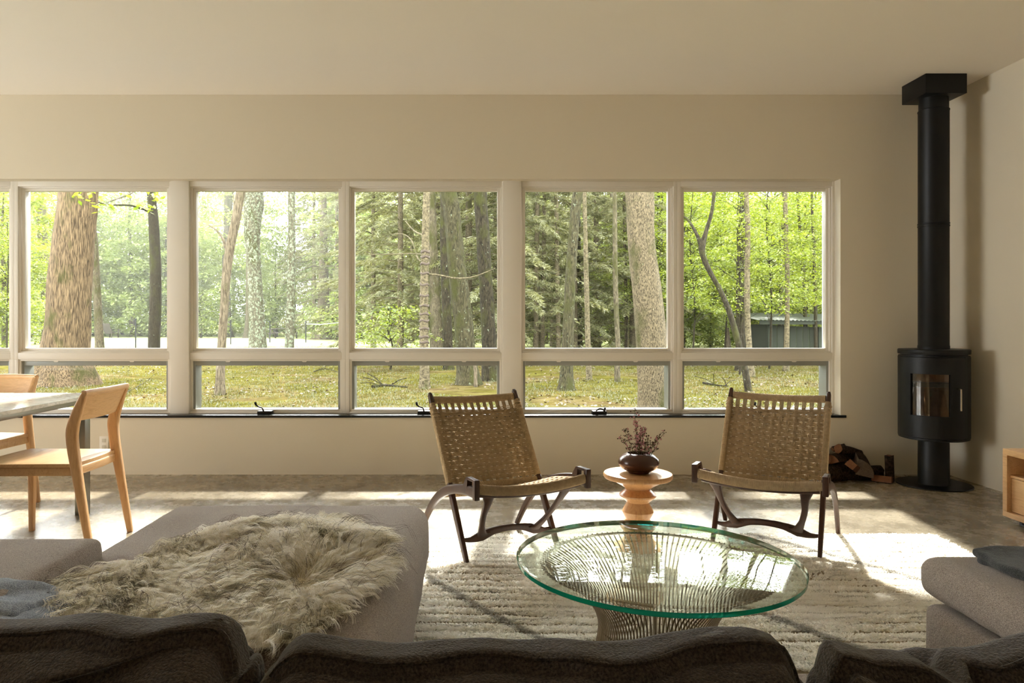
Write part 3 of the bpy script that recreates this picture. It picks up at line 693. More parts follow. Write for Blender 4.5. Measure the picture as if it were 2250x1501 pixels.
tor(0.366, 0.3635, 0.0095).build('top_ring', M['nickel'], gt); tor(0.184, 0.145, 0.006).build('waist_ring', M['nickel'], gt); tor(0.2145, 0.005, 0.009).build('base_ring', M['nickel'], gt)

# ---- dining table and chairs
dt = empty('dining_table', (-3.36, 3.55, 0), 0, 'dining table with a pale marble top and steel legs, at the left edge', 'table')
tx0, tx1, ty0, ty1 = -1.0, 1.0, -1.1, 1.07
MB().rbox(tx0, tx1, ty0, ty1, 0.703, 0.725, 0.002).build('marble_top', M['marble'], dt)
MB().rbox(tx0+0.03, tx1-0.03, ty0+0.03, ty1-0.03, 0.672, 0.7025, 0.002).build('apron', M['steel'], dt)
for xx in (tx0+0.05, tx1-0.035):
    for yy in (ty0+0.05, ty1-0.16): MB().rbox(xx-0.031, xx+0.031, yy-0.031, yy+0.031, 0, 0.6715, 0.003).build('leg', M['steel'], dt)

def make_dining():
    ch = empty('dining_chair')
    # seat: thin dished board with a rounded outline over a curved apron
    n = 16; vs = []; fs = []; hw, y0_, y1_ = 0.235, -0.25, 0.235
    for j in range(n+1):
        for i in range(n+1):
            u = -1+2*i/n; v = j/n; y = y0_+(y1_-y0_)*v; wdt = hw*(1.0-0.07*v); bow = 0.02*(1-u*u) if v < 0.5 else 0.016*(1-u*u)
            yy = y-(bow*(1-2*v) if v < 0.5 else -bow*(2*v-1)); z = 0.46-0.010*(1-u**2)*(math.sin(PI*min(1, v*1.1)))
            vs.append((u*wdt, yy, z))
    top = len(vs)
    for (x, y, z) in list(vs): vs.append((x*0.99, y, 0.442))
    for j in range(n):
        for i in range(n):
            a = j*(n+1)+i; fs.append((a, a+1, a+n+2, a+n+1)); fs.append((top+a, top+a+n+1, top+a+n+2, top+a+1))
    for i in range(n):
        fs.append((i, top+i, top+i+1, i+1)); a = n*(n+1)+i; fs.append((a, a+1, top+a+1, top+a))
        a = i*(n+1); fs.append((a, a+n+1, top+a+n+1, top+a)); a = i*(n+1)+n; fs.append((a, top+a, top+a+n+1, a+n+1))
    MB().add(vs, fs).build('seat', M['oak_x'], ch, angle=50)
    ap = MB()
    ap.sweep([(x, -0.24-0.016*(1-(x/0.2)**2), 0.42) for x in np.linspace(-0.2, 0.2, 7)], 0.02, 0.044, n=12, p=5)
    ap.sweep([(x, 0.232+0.014*(1-(x/0.2)**2), 0.42) for x in np.linspace(-0.2, 0.2, 7)], 0.02, 0.044, n=12, p=5)
    for sx in (-1, 1): ap.sweep([(sx*0.216, -0.24, 0.42), (sx*0.202, 0.23, 0.42)], 0.02, 0.044, n=12, p=5)
    ap.build('apron', M['oak_x'], ch)
    for sx in (-1, 1):
        p = [(sx*0.218, -0.235, 0.442), (sx*0.222, -0.238, 0.35), (sx*0.226, -0.242, 0.0)]
        MB().sweep(p, [0.036, 0.036, 0.026], [0.036, 0.036, 0.026], up=(0, 1, 0), n=16, p=6).build('leg', M['oak'], ch)
        p = crv([(sx*0.208, 0.318, 0.0), (sx*0.208, 0.275, 0.25), (sx*0.207, 0.243, 0.44), (sx*0.208, 0.226, 0.56), (sx*0.209, 0.226, 0.63), (sx*0.212, 0.252, 0.72), (sx*0.214, 0.292, 0.815)], 5)
        MB().sweep(p, lerp_list([0.026, 0.034, 0.036, 0.034, 0.032, 0.030, 0.026], len(p)), lerp_list([0.028, 0.040, 0.050, 0.056, 0.060, 0.050, 0.026], len(p)), up=(0, 1, 0.1), n=16, p=5).build('back_post', M['oak'], ch)
    # curved back panel framed by the posts, thick rim on top
    vs = []; fs = []; nu, nv = 18, 6
    for side in (0, 1):
        for j in range(nv+1):
            for i in range(nu+1):
                u = -1+2*i/nu; v = j/nv; z = 0.672+v*0.142; yy = 0.236+(z-0.672)*0.40+0.022*(1-u*u)+(0.007 if side else -0.007)
                vs.append((u*0.203, yy, z))
    k0 = (nu+1)*(nv+1)
    for j in range(nv):
        for i in range(nu):
            a = j*(nu+1)+i; fs.append((a, a+1, a+nu+2, a+nu+1)); fs.append((k0+a, k0+a+nu+1, k0+a+nu+2, k0+a+1))
    for i in range(nu): fs.append((i, k0+i, k0+i+1, i+1))
    MB().add(vs, fs).build('back_panel', M['oak_x'], ch)
    MB().sweep([(x, 0.292+0.022*(1-(x/0.212)**2), 0.817-0.002*abs(x/0.2)**4) for x in np.linspace(-0.222, 0.222, 19)], 0.030, 0.030, n=16, p=3.2).build('top_rail', M['oak_x'], ch)
    return ch
dc = make_dining(); dc.location = (-2.25, 3.885, 0); dc.rotation_euler = (0, 0, R(-90))
tag(dc, 'blond wooden dining chair at the end of the marble table, nearest the lounge area', 'chair', 'blond wooden dining chairs')
dup(dc, (-3.09, 4.47, 0), R(-6), label='blond wooden dining chair on the far side of the marble table by the windows')

# ---- soft things
SEAM = {'pts': []}
def soft_box(name, mat, parent, x0, x1, y0, y1, z0, z1, r, n=(24, 24, 12), puff=0.0, wr=0.0, wfreq=5.0, seed=0, fn=None):
    hx, hy, hz = (x1-x0)/2, (y1-y0)/2, (z1-z0)/2; c = Vector(((x0+x1)/2, (y0+y1)/2, (z0+z1)/2)); h = (hx, hy, hz)
    bm = bmesh.new()
    for ax in range(3):
        for sg in (-1, 1):
            a, b = [(1, 2), (2, 0), (0, 1)][ax]; na, nb = n[a], n[b]; grid = []
            for i in range(na+1):
                row = []
                for j in range(nb+1):
                    p = [0, 0, 0]; p[ax] = sg
                    def sp(k, m):
                        t = -1+2*k/m; return math.sin(t*PI/2)*0.5+t*0.5
                    p[a] = sp(i, na); p[b] = sp(j, nb)
                    row.append(bm.verts.new((p[0]*hx, p[1]*hy, p[2]*hz)))
                grid.append(row)
            for i in range(na):
                for j in range(nb):
                    f = (grid[i][j], grid[i+1][j], grid[i+1][j+1], grid[i][j+1]); bm.faces.new(f if sg > 0 else f[::-1])
    bmesh.ops.remove_doubles(bm, verts=bm.verts[:], dist=1e-5)
    bm.normal_update(); SEAM['pts'] = []; best = None
    for v in bm.verts:
        P = v.co.copy(); u = (P.x/hx, P.y/hy, P.z/hz)
        Q = Vector([max(-(h[k]-r), min(h[k]-r, P[k])) for k in range(3)]); D = P-Q
        if D.length > 1e-6: P = Q+D.normalized()*r
        if puff:
            P.z += puff*(1-u[0]**2)*(1-u[1]**2)*(1 if u[2] > 0 else -0.3)*abs(u[2])
            P.x += puff*0.5*u[0]*(1-u[2]**2)*(1-u[1]**4); P.y += puff*0.5*u[1]*(1-u[2]**2)*(1-u[0]**4)
        if fn: P = fn(P, u)
        if wr:
            q = P*wfreq+Vector((seed*3.7, seed*1.3, 0)); P += (D.normalized() if D.length > 1e-6 else Vector((0, 0, 1)))*(noise.noise(q)*wr+noise.noise(q*2.7)*wr*0.4)
        v.co = P
        if u[2] > 0.999 and abs(u[1]+0.52) < 0.05:
            if best is None: best = u[1]
            if abs(u[1]-best) < 1e-4: SEAM['pts'].append((u[0], P.copy()))
    me = bpy.data.meshes.new(name); bmesh.ops.recalc_face_normals(bm, faces=bm.faces[:]); bm.to_mesh(me); bm.free()
    me.materials.append(mat); me.polygons.foreach_set('use_smooth', [True]*len(me.polygons))
    o = bpy.data.objects.new(name, me); COL.objects.link(o); o.location = c; o.parent = parent
    return o

sf = empty('sectional_sofa', (0, 0, 0), 0, 'taupe fabric sectional sofa wrapping round the rug, with a long chaise at left', 'sofa')
soft_box('chaise_seat', M['sofa'], sf, -1.252, -0.195, 1.62, 3.03, 0.17, 0.425, 0.07, (40, 50, 14), 0.022, 0.006, 4, 1)
soft_box('left_arm', M['sofa'], sf, -1.95, -1.165, 1.0, 2.30, 0.12, 0.497, 0.028, (30, 40, 14), 0.006, 0.004, 6, 2)
soft_box('right_seat_cushion', M['sofa'], sf, 1.415, 2.30, 0.95, 2.36, 0.300, 0.425, 0.045, (36, 46, 12), 0.022, 0.005, 5, 3)
soft_box('right_seat_base', M['sofa'], sf, 1.405, 2.28, 0.95, 2.31, 0.05, 0.292, 0.03, (20, 30, 10), 0.0, 0.003, 5, 4)
soft_box('middle_seat', M['sofa'], sf, -1.25, 1.40, 0.93, 1.60, 0.14, 0.42, 0.05, (50, 20, 10), 0.012, 0.004, 5, 5)
soft_box('back_frame', M['sofa'], sf, -1.95, 2.30, 0.62, 0.86, 0.12, 0.60, 0.04, (60, 12, 16), 0.0, 0.003, 5, 6)
soft_box('chaise_rail', M['sofa'], sf, -1.22, -0.24, 1.66, 2.985, 0.12, 0.20, 0.01, (10, 10, 4))
for (lx, ly) in ((-0.262, 2.93), (-1.18, 2.93), (-0.262, 1.72), (-1.8, 2.2), (-1.8, 1.1)):
    MB().rbox(lx-0.011, lx+0.011, ly-0.03, ly+0.03, 0.012, 0.14, 0.002).build('leg', M['black_iron'], sf)
for (lx, ly) in ((1.5, 2.2), (2.2, 2.2), (2.2, 1.05)): MB().rbox(lx-0.02, lx+0.02, ly-0.02, ly+0.02, 0.012, 0.06, 0.002).build('leg', M['black_iron'], sf)

def back_cushion(x0, x1, ztop, prof, lab, seed, folds):
    """prof: pairs (u across, height offset of the top edge); folds: creases running over the cushion"""
    def fn(P, u):
        t = max(abs(u[0]), abs(u[2])) ; k = 1-0.45*t**5
        P = Vector((P.x, P.y*k, P.z))
        top = max(0, u[2])
        P.z += float(np.interp(u[0], [a for a, b in prof], [b for a, b in prof]))*top**2
        P.x *= 1-0.04*(1-u[2]**2) if u[2] < 0 else 1
        for (a, b, cc, dp, wd) in folds:
            dp *= 1.5                         # crease along a*x + b*z = cc
            s_ = (a*u[0]+b*u[2]-cc)/wd; P.y += (-dp*math.exp(-s_*s_)+0.6*dp*math.exp(-(s_-1.6)**2))*(1 if u[1] < 0 else 0.4)
            P.z += -0.35*dp*math.exp(-s_*s_)*top
        P.y += 0.10*u[2]*0.35
        return P
    o = soft_box('back_cushion', M['sofa_shaded'], None, x0, x1, 0.885, 1.085, 0.43, ztop, 0.075, (80, 24, 46), 0.0, 0.008, 6.5, seed, fn)
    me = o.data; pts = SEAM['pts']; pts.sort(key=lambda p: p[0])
    MB().sweep([p[1]+Vector((0, -0.001, 0.001)) for p in pts], 0.0075, 0.0065, n=6).build('seam_piping', M['sofa_shaded'], o)
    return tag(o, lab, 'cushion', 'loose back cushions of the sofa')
back_cushion(-1.16, -0.297, 0.753, [(-1, .0), (-.6, .004), (-.35, -.010), (0, -.004), (.3, .0), (.72, .016), (.9, .0), (1, -.02)], 'shade-darkened taupe sofa back cushion in the left foreground, in front of the sheepskin', 1,
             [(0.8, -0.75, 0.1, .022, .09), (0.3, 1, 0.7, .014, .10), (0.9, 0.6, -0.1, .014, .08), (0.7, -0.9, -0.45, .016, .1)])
back_cushion(-0.302, 0.462, 0.724, [(-1, -.012), (-.85, .003), (-.4, .002), (0, -.004), (.15, .004), (.45, .004), (.78, .016), (.9, .014), (1, -.02)], 'shade-darkened taupe sofa back cushion in the centre foreground, below the glass table', 2,
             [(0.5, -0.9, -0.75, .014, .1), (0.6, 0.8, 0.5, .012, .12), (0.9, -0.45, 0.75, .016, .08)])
back_cushion(0.458, 1.32, 0.722, [(-1, -.02), (-.93, .008), (-.8, -.014), (-.5, .0), (0, .004), (.5, .01), (1, -.01)], 'shade-darkened taupe sofa back cushion in the right foreground, below the corner seat', 3,
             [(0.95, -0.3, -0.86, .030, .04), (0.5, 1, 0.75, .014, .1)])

def fold_layer(mat, parent, name, x0, x1, y0, y1, z0, z1, seed, tilt=0.0, wr=0.008):
    def fn(P, u):
        P.z += 0.012*noise.noise(Vector((P.x*7+seed, P.y*7, 0)))+tilt*u[0]
        P.x += 0.01*noise.noise(Vector((P.y*9, seed, 2))); return P
    return soft_box(name, mat, parent, x0, x1, y0, y1, z0, z1, (z1-z0)*0.47, (40, 40, 8), 0.0, wr, 14, seed, fn)
bt = empty('wool_throw', (0, 0, 0), 0, 'blue-grey wool throw folded on the left arm corner of the sofa', 'throw')
a = fold_layer(M['blue_throw'], bt, 'lower_fold', -1.42, -1.00, 1.62, 1.90, 0.436, 0.480, 3, -0.004)
b = fold_layer(M['blue_throw'], bt, 'upper_fold', -1.50, -1.06, 1.70, 1.93, 0.464, 0.505, 8, -0.024)
bt.rotation_euler = (0, 0, 0)
gtw = empty('wool_throw', (0, 0, 0), 0, 'charcoal grey wool throw folded on the right corner seat of the sofa', 'throw')
fold_layer(M['grey_throw'], gtw, 'lower_fold', 1.545, 1.98, 1.85, 2.27, 0.434, 0.456, 13, 0.004, 0.005)
fold_layer(M['grey_throw'], gtw, 'upper_fold', 1.54, 1.98, 1.93, 2.28, 0.450, 0.474, 17, 0.004, 0.006)

# ---- sheepskin on the chaise
OUTL = [(-0.857, 2.50), (-0.70, 2.56), (-0.56, 2.60), (-0.42, 2.50), (-0.32, 2.34), (-0.255, 2.10), (-0.30, 1.95), (-0.36, 1.90), (-0.335, 1.80), (-0.40, 1.68), (-0.50, 1.64), (-0.75, 1.64), (-0.98, 1.68), (-1.10, 1.80), (-1.14, 1.95), (-1.07, 2.08), (-0.99, 2.25)]
def inside(x, y, poly):
    c = False; n = len(poly)
    for i in range(n):
        x1, y1 = poly[i]; x2, y2 = poly[(i+1) % n]
        if (y1 > y) != (y2 > y) and x < (x2-x1)*(y-y1)/(y2-y1)+x1: c = not c
    return c
def hide_z(x, y):
    m1 = 0.050*math.exp(-(((x+0.46)/0.20)**2+((y-2.20)/0.20)**2)); m2 = 0.028*math.exp(-(((x+0.80)/0.22)**2+((y-2.42)/0.10)**2))
    vx = -0.022*math.exp(-(((x+0.62)/0.15)**2+((y-1.97)/0.07)**2))
    u = ((x+0.72)/0.53, (y-2.32)/0.72); seat = 0.425+0.022*max(0, 1-u[0]**2)*max(0, 1-u[1]**2)
    return seat+0.012+m1+m2+max(vx, -0.004)+0.010*noise.noise(Vector((x*7, y*7, 3)))
sk = empty('sheepskin', (0, 0, 0), 0, 'shaggy cream and grey sheepskin thrown across the chaise of the sofa', 'sheepskin')
gx = np.arange(-1.2, -0.2, 0.02); gy = np.arange(1.58, 2.66, 0.02); idx = {}; vs = []; fs = []
for i, x in enumerate(gx):
    for j, y in enumerate(gy):
        if inside(x, y, OUTL): idx[i, j] = len(vs); vs.append((x, y, hide_z(x, y)))
for (i, j) in list(idx):
    q = [(i, j), (i+1, j), (i+1, j+1), (i, j+1)]
    if all(t in idx for t in q): fs.append(tuple(idx[t] for t in q))
hm = MB().add(vs, fs).build('hide', M['hide'], sk)
md = hm.modifiers.new('thickness', 'SOLIDIFY'); md.thickness = 0.008; md.offset = -1

def hair_obj(name, P, rad, mat, parent):                       # P: strands x points x 3
    ns, npt, _ = P.shape
    hc = bpy.data.hair_curves.new(name); hc.add_curves([npt]*ns)
    hc.attributes['position'].data.foreach_set('vector', P.astype(np.float32).ravel())
    ra = hc.attributes.get('radius') or hc.attributes.new('radius', 'FLOAT', 'POINT')
    ra.data.foreach_set('value', np.tile(rad.astype(np.float32), ns))
    hc.materials.append(mat)
    o = bpy.data.objects.new(name, hc); COL.objects.link(o); o.parent = parent; return o
def hair_mat(name, stops, rough=0.6, trans=0.45):
    m, nt, bs, out = new_mat(name)
    hi = node(nt, 'ShaderNodeHairInfo'); v = coords(nt)
    n = noise_tex(nt, v, 7.0, 3)
    a = node(nt, 'ShaderNodeMath', operation='MULTIPLY_ADD'); nt.links.new(hi.outputs['Random'], a.inputs[0]); a.inputs[1].default_value = 0.45
    b = node(nt, 'ShaderNodeMath', operation='MULTIPLY_ADD'); nt.links.new(n, b.inputs[0]); b.inputs[1].default_value = 1.1; b.inputs[2].default_value = -0.25
    nt.links.new(b.outputs[0], a.inputs[2])
    c = ramp(nt, a.outputs[0], stops)
    nt.links.new(c, bs.inputs['Base Color']); bs.inputs['Roughness'].default_value = rough; bs.inputs['Specular IOR Level'].default_value = 0.25
    tr = node(nt, 'ShaderNodeBsdfTranslucent'); nt.links.new(c, tr.inputs[0]); mx = node(nt, 'ShaderNodeMixShader'); mx.inputs[0].default_value = trans
    nt.links.new(bs.outputs[0], mx.inputs[1]); nt.links.new(tr.outputs[0], mx.inputs[2]); nt.links.new(mx.outputs[0], out.inputs[0])
    return m
rng = np.random.default_rng(4)
def fur(nlock, per, length, curl, spreadr, seed, npt=10, lift=1.0):
    rng = np.random.default_rng(seed); out = []
    while len(out) < nlock*per:
        x = rng.uniform(-1.15, -0.25); y = rng.uniform(1.63, 2.6)
        if not inside(x, y, OUTL): continue
        L = length*rng.uniform(0.6, 1.35); c = Vector((x+0.66, y-2.12, 0))
        fl = Vector((noise.noise(Vector((x*2.6, y*2.6, 9))), noise.noise(Vector((x*2.6, y*2.6, 19))), 0))*1.7
        d = c*0.8+fl*1.2+Vector((0.45, -0.25, 0)); d.z = 0
        d.normalize(); rot = rng.uniform(-0.55, 0.55); d = Vector((d.x*math.cos(rot)-d.y*math.sin(rot), d.x*math.sin(rot)+d.y*math.cos(rot), 0)); sd = Vector((-d.y, d.x, 0))
        amp = curl*rng.uniform(0.5, 1.5); fr_ = rng.uniform(1.0, 2.4); ph = rng.uniform(0, 6.28); up0 = rng.uniform(0.35, 0.8)*lift
        for s_ in range(per):
            rx, ry = rng.normal(0, spreadr, 2); l_ = L*rng.uniform(0.8, 1.1); jit = rng.normal(0, 0.12, 3); pts = []
            bx_, by_ = x+rx, y+ry; bz = hide_z(bx_, by_)
            for k in range(npt):
                t = k/(npt-1); conv = 1-0.55*t
                px_ = x+rx*conv; py_ = y+ry*conv
                f = d*(l_*t*(0.75+0.2*t)); s2 = sd*(amp*math.sin(ph+fr_*6.28*t)*t)
                zz = up0*l_*(t-0.78*t*t)*1.4+amp*0.8*math.cos(ph+fr_*6.28*t)*t
                X = px_+f.x+s2.x+jit[0]*0.02*t; Y = py_+f.y+s2.y+jit[1]*0.02*t
                Z = bz+zz+jit[2]*0.01*t
                if k and X > -0.215: Z -= (X+0.215)*1.3
                pts.append((X, Y, max(Z, (0.43 if X < -0.21 else 0.30))))
            out.append(pts)
    return np.array(out[:nlock*per])
rad = np.linspace(0.00060, 0.00028, 10)
hair_obj('wool', fur(6500, 10, 0.078, 0.0065, 0.0062, 11), rad, hair_mat('cream_wool', [(0.17, S(122, 115, 104)), (0.36, S(222, 212, 182)), (0.54, S(249, 244, 233)), (0.9, S(254, 252, 247))], 0.6, 0.62), sk)
hair_obj('dark_guard_hair', fur(520, 2, 0.10, 0.009, 0.006, 23, lift=1.35), rad*0.62, hair_mat('dark_guard_hair', [(0.2, S(34, 28, 24)), (0.8, S(84, 66, 52))]), sk)

# ---- rug
RX0, RX1, RY0, RY1 = -1.05, 2.475, 1.25, 3.995
rg = empty('shaggy_rug', (0, 0, 0), 0, 'cream wool rug with grey diamond lines lying on the concrete floor under the glass table', 'rug')
def rug_edge(x, y): return RX0+0.012*noise.noise(Vector((y*6, 1, 0))) < x < RX1+0.015*noise.noise(Vector((y*6, 5, 0))) and RY0 < y < RY1+0.014*noise.noise(Vector((x*5, 2, 0)))
def rug_h(x, y): return 0.006+0.004*noise.noise(Vector((x*3, y*3, 0)))
nx_, ny_ = 140, 110; vs = []; fs = []
for j in range(ny_+1):
    for i in range(nx_+1):
        x = RX0+(RX1-RX0)*i/nx_; y = RY0+(RY1-RY0)*j/ny_
        if j == ny_: y += 0.012*noise.noise(Vector((x*5, 2, 0)))
        if i == nx_: x += 0.012*noise.noise(Vector((y*6, 5, 0)))
        vs.append((x, y, 0.0105+0.0015*noise.noise(Vector((x*3, y*3, 0)))))
for j in range(ny_):
    for i in range(nx_): a = j*(nx_+1)+i; fs.append((a, a+1, a+nx_+2, a+nx_+1))
rb_ = MB().add(vs, fs).build('rug_backing', plain('rug_backing', S(166, 152, 128), 1.0, var=0.2, vscale=8), rg)
md = rb_.modifiers.new('thickness', 'SOLIDIFY'); md.thickness = 0.009; md.offset = -1
rng = np.random.default_rng(9)
NP = 210000
x = rng.uniform(RX0, RX1, NP); y = rng.uniform(2.42, RY1, NP)
def vnoise(x, y, sx, sy, seed):                                # smooth value noise with numpy
    g = np.random.default_rng(seed).uniform(-1, 1, (256, 256)); X = x*sx+40; Y = y*sy+40
    i = np.floor(X).astype(int); j = np.floor(Y).astype(int); fx = X-i; fy = Y-j; fx = fx*fx*(3-2*fx); fy = fy*fy*(3-2*fy)
    G = lambda a, b: g[a % 256, b % 256]
    return (G(i, j)*(1-fx)+G(i+1, j)*fx)*(1-fy)+(G(i, j+1)*(1-fx)+G(i+1, j+1)*fx)*fy
row = (y+0.022*vnoise(x, y, 2.2, 2.0, 1)+0.008*vnoise(x, y, 9, 4, 2))/0.078; fr_ = np.abs(row-np.round(row))
dg = np.minimum(np.abs(((x*0.62+y+0.05*vnoise(x, y, 4, 4, 21))/0.95) % 1-0.5), np.abs(((x*0.62-y+0.05*vnoise(x, y, 4, 4, 22))/0.95) % 1-0.5))*0.95
ok = ~((dg < 0.011) & (rng.random(NP) < 0.8)) & ~((fr_ < 0.12) & (vnoise(x, y, 3.0, 12, 3) > -0.35))
x, y, row, fr_ = x[ok], y[ok], row[ok], fr_[ok]; n = len(x)
hgt = 0.016*(0.72+0.5*np.sqrt(np.clip(fr_, 0, .5)*2))*(1+0.18*vnoise(x, y, 6, 6, 4))
dirx = 0.5*vnoise(x, y, 5, 5, 5)+rng.normal(0, 0.35, n); diry = -0.35+0.5*vnoise(x, y, 5, 5, 6)+rng.normal(0, 0.35, n)
P = np.zeros((n, 4, 3))
for k, t in enumerate((0, 0.4, 0.75, 1.0)):
    P[:, k, 0] = x+dirx*hgt*t*t; P[:, k, 1] = y+diry*hgt*t*t; P[:, k, 2] = 0.0085+hgt*(t-0.18*t*t)
pile = hair_obj('wool_pile', P, np.array([0.0026, 0.0028, 0.0024, 0.0012]), M['rug'], rg); pile['kind'] = 'stuff'

# ================================================================ OUTDOORS
GZ = -0.10
def gy_(base_py): return (EYE-GZ)*F/(base_py-CY)
def gz_at(x, y): return GZ+0.05*noise.noise(Vector((x*0.15, y*0.15, 0)))*min(1, max(0, (y-7)/6))
nx_, ny_ = 170, 150; vs = []; fs = []
ys = [YW+T+0.0+(130-YW-T)*(j/ny_)**2.2 for j in range(ny_+1)]
for j in range(ny_+1):
    for i in range(nx_+1):
        u = -1+2*i/nx_; wdt = 18+ys[j]*0.75; xx = u*wdt
        vs.append((xx, ys[j], gz_at(xx, ys[j])+0.02*noise.noise(Vector((xx*1.7, ys[j]*1.7, 5)))*(1 if j else 0)))
for j in range(ny_):
    for i in range(nx_): a = j*(nx_+1)+i; fs.append((a, a+1, a+nx_+2, a+nx_+1))
g = MB().add(vs, fs).build('ground', M['ground'], None); g['kind'] = 'structure'

def quads(c, L, W, yaw, pitch, roll):
    """leaf-shaped quads: c centres (N,3); length, width, orientation arrays"""
    N = len(c); cy_, sy_ = np.cos(yaw), np.sin(yaw); cp, sp = np.cos(pitch), np.sin(pitch)
    d = np.stack([cy_*cp, sy_*cp, sp], 1); s0 = np.stack([-sy_, cy_, np.zeros(N)], 1); n0 = np.cross(d, s0)
    s_ = s0*np.cos(roll)[:, None]+n0*np.sin(roll)[:, None]
    L = L[:, None]; W = W[:, None]
    v = np.stack([c-d*L*0.5, c+s_*W*0.5-d*L*0.05, c+d*L*0.5, c-s_*W*0.5-d*L*0.05], 1).reshape(-1, 3)
    f = np.arange(4*N).reshape(N, 4); return v, f
def leaf_cloud(name, mat, parent, sprays, per, rad, leaf, seed, flat=0.18, shape=0.55):
    """sprays: (K,3) centres; every spray is a flattish plate of leaves"""
    rng = np.random.default_rng(seed); K = len(sprays); N = K*per
    base = np.repeat(sprays, per, 0); r_ = rad*np.sqrt(rng.random(N)); a = rng.random(N)*2*PI
    tx = np.repeat(rng.normal(0, 0.22, K), per); ty = np.repeat(rng.normal(0, 0.22, K), per)
    off = np.stack([r_*np.cos(a), r_*np.sin(a), rng.normal(0, flat*rad, N)], 1); off[:, 2] += off[:, 0]*tx+off[:, 1]*ty-0.12*r_*r_/rad
    L = leaf*rng.uniform(0.6, 1.3, N)
    v, f = quads(base+off, L, L*shape, a+rng.normal(0, 0.9, N), rng.normal(-0.25, 0.35, N), rng.normal(0, 0.4, N))
    return np_mesh(name, v, f, mat, parent)

def ellipsoid_pts(n, c, r, seed, shell=0.45):
    rng = np.random.default_rng(seed); d = rng.normal(size=(n, 3)); d /= np.linalg.norm(d, axis=1)[:, None]
    q = rng.uniform(shell**3, 1, n)**(1/3); return np.array(c)+d*q[:, None]*np.array(r)

def trunk_mesh(path, wid, seed, flare=1.5, n=22, rough=0.06, nz=5.0, seg=6):
    """path in metres from the base up, widths at its points"""
    P = crv(path, seg); W = lerp_list(wid, len(P)); m = MB(); vs = []; fs = []
    for i, q in enumerate(P):
        h = q.z-P[0].z
        for k in range(n):
            a = 2*PI*k/n; c_, s_ = math.cos(a), math.sin(a); r_ = W[i]/2
            fl = 1+(flare-1)*math.exp(-h/(W[0]*0.45))*(0.75+0.5*math.sin(a*5+seed)**2)
            rr = r_*fl*(1+rough*noise.noise(Vector((c_*nz*0.5+seed, s_*nz*0.5, q.z*1.2)))+rough*0.5*noise.noise(Vector((c_*nz*2+seed, s_*nz*2, q.z*2.5))))
            vs.append((q.x+c_*rr, q.y+s_*rr, q.z))
    for i in range(len(P)-1):
        for k in range(n): fs.append((i*n+k, i*n+(k+1)%n, (i+1)*n+(k+1)%n, (i+1)*n+k))
    fs.append(tuple((len(P)-1)*n+k for k in range(n)))
    return m.add(vs, fs)

# trees near the house: seen points (px, py, width in px) from the base up; depth from where the base meets the ground
def near_tree(name, lab, base_py, pts, mat, seed, topz=11.0, flare=1.5, group=None, crown=None, limbs=(), cat='tree', rough=0.06, dy=0):
    Y = gy_(base_py)+dy; base = Vector((PX(pts[0][0], Y), Y, GZ)); k = Y/F
    t = empty(name, base, 0, lab, cat, group)
    path = []; wid = []
    for (px, py, w_) in pts:
        path.append(Vector((PX(px, Y), Y, PZ(py, Y)))-base); wid.append(w_*k)
    path[0].z = -0.12
    d = (path[-1]-path[-2]).normalized(); top = path[-1]
    while top.z < topz-1.0:
        step = min(2.0, topz-top.z); nd = Vector((d.x*0.8+0.05*math.sin(seed+top.z), 0.05*math.cos(seed*2+top.z), 1)).normalized()
        top = top+nd*step/nd.z; path.append(top); wid.append(max(0.05, wid[-1]*0.86)); d = nd
    trunk_mesh(path, wid, seed, flare, 36 if wid[0] > 0.4 else 18, rough).build('trunk', mat, t, angle=80)
    for lp in limbs:                                           # limbs: points (px, py, width, depth offset)
        p = [Vector((PX(a, Y), Y+dd, PZ(b, Y)))-base for a, b, ww, dd in lp]; ww = [c_*k for a, b, c_, dd in lp]
        q = crv(p, 5); MB().sweep(q, lerp_list(ww, len(q)), lerp_list(ww, len(q)), n=8).build('branch', mat, t)
    if crown:
        mt, cz, rx, rz, ns, per, lf = crown
        leaf_cloud('crown', mt, t, ellipsoid_pts(ns, (path[-1].x*0.9, 0, cz), (rx, rx, rz), seed, 0.3), per, 0.7, lf, seed)
    return t
CR = lambda mt, ns=60: (mt, 12.6, 2.6, 1.7, ns, 40, 0.16)

near_tree('oak_tree', 'massive oak with deeply furrowed bark and flared roots outside the left window', 846,
          [(146, 846, 118), (145, 805, 100), (144, 765, 94), (150, 700, 90), (156, 600, 87), (165, 500, 83), (172, 422, 80)], M['b_oak'], 1, 13, 1.35, crown=CR(M['leaf_yellow'], 120), rough=0.05)
near_tree('slender_tree', 'slender tree trunk standing just left of the massive oak', 757,
          [(104, 757, 24), (104, 700, 20), (99, 600, 20), (92, 500, 19), (89, 422, 20)], M['b_grey'], 2, 15)
near_tree('slender_tree', 'thin leaning trunk partly hidden behind the right side of the massive oak', 792,
          [(221, 792, 22), (218, 740, 18), (213, 640, 17), (207, 540, 16), (202, 470, 14)], M['b_grey'], 3, 12)
near_tree('slender_tree', 'dark straight trunk near the right edge of the window with the massive oak', 787,
          [(338, 787, 27), (338, 765, 25), (341, 680, 25), (342, 600, 24), (338, 500, 22), (332, 422, 18)], M['b_dark'], 4, 12, crown=CR(M['leaf_pale'], 60),
          limbs=[[(340, 470, 5, 0), (318, 462, 4, -1), (290, 468, 3, -2), (262, 450, 3, -3), (236, 443, 2, -3.5)]])
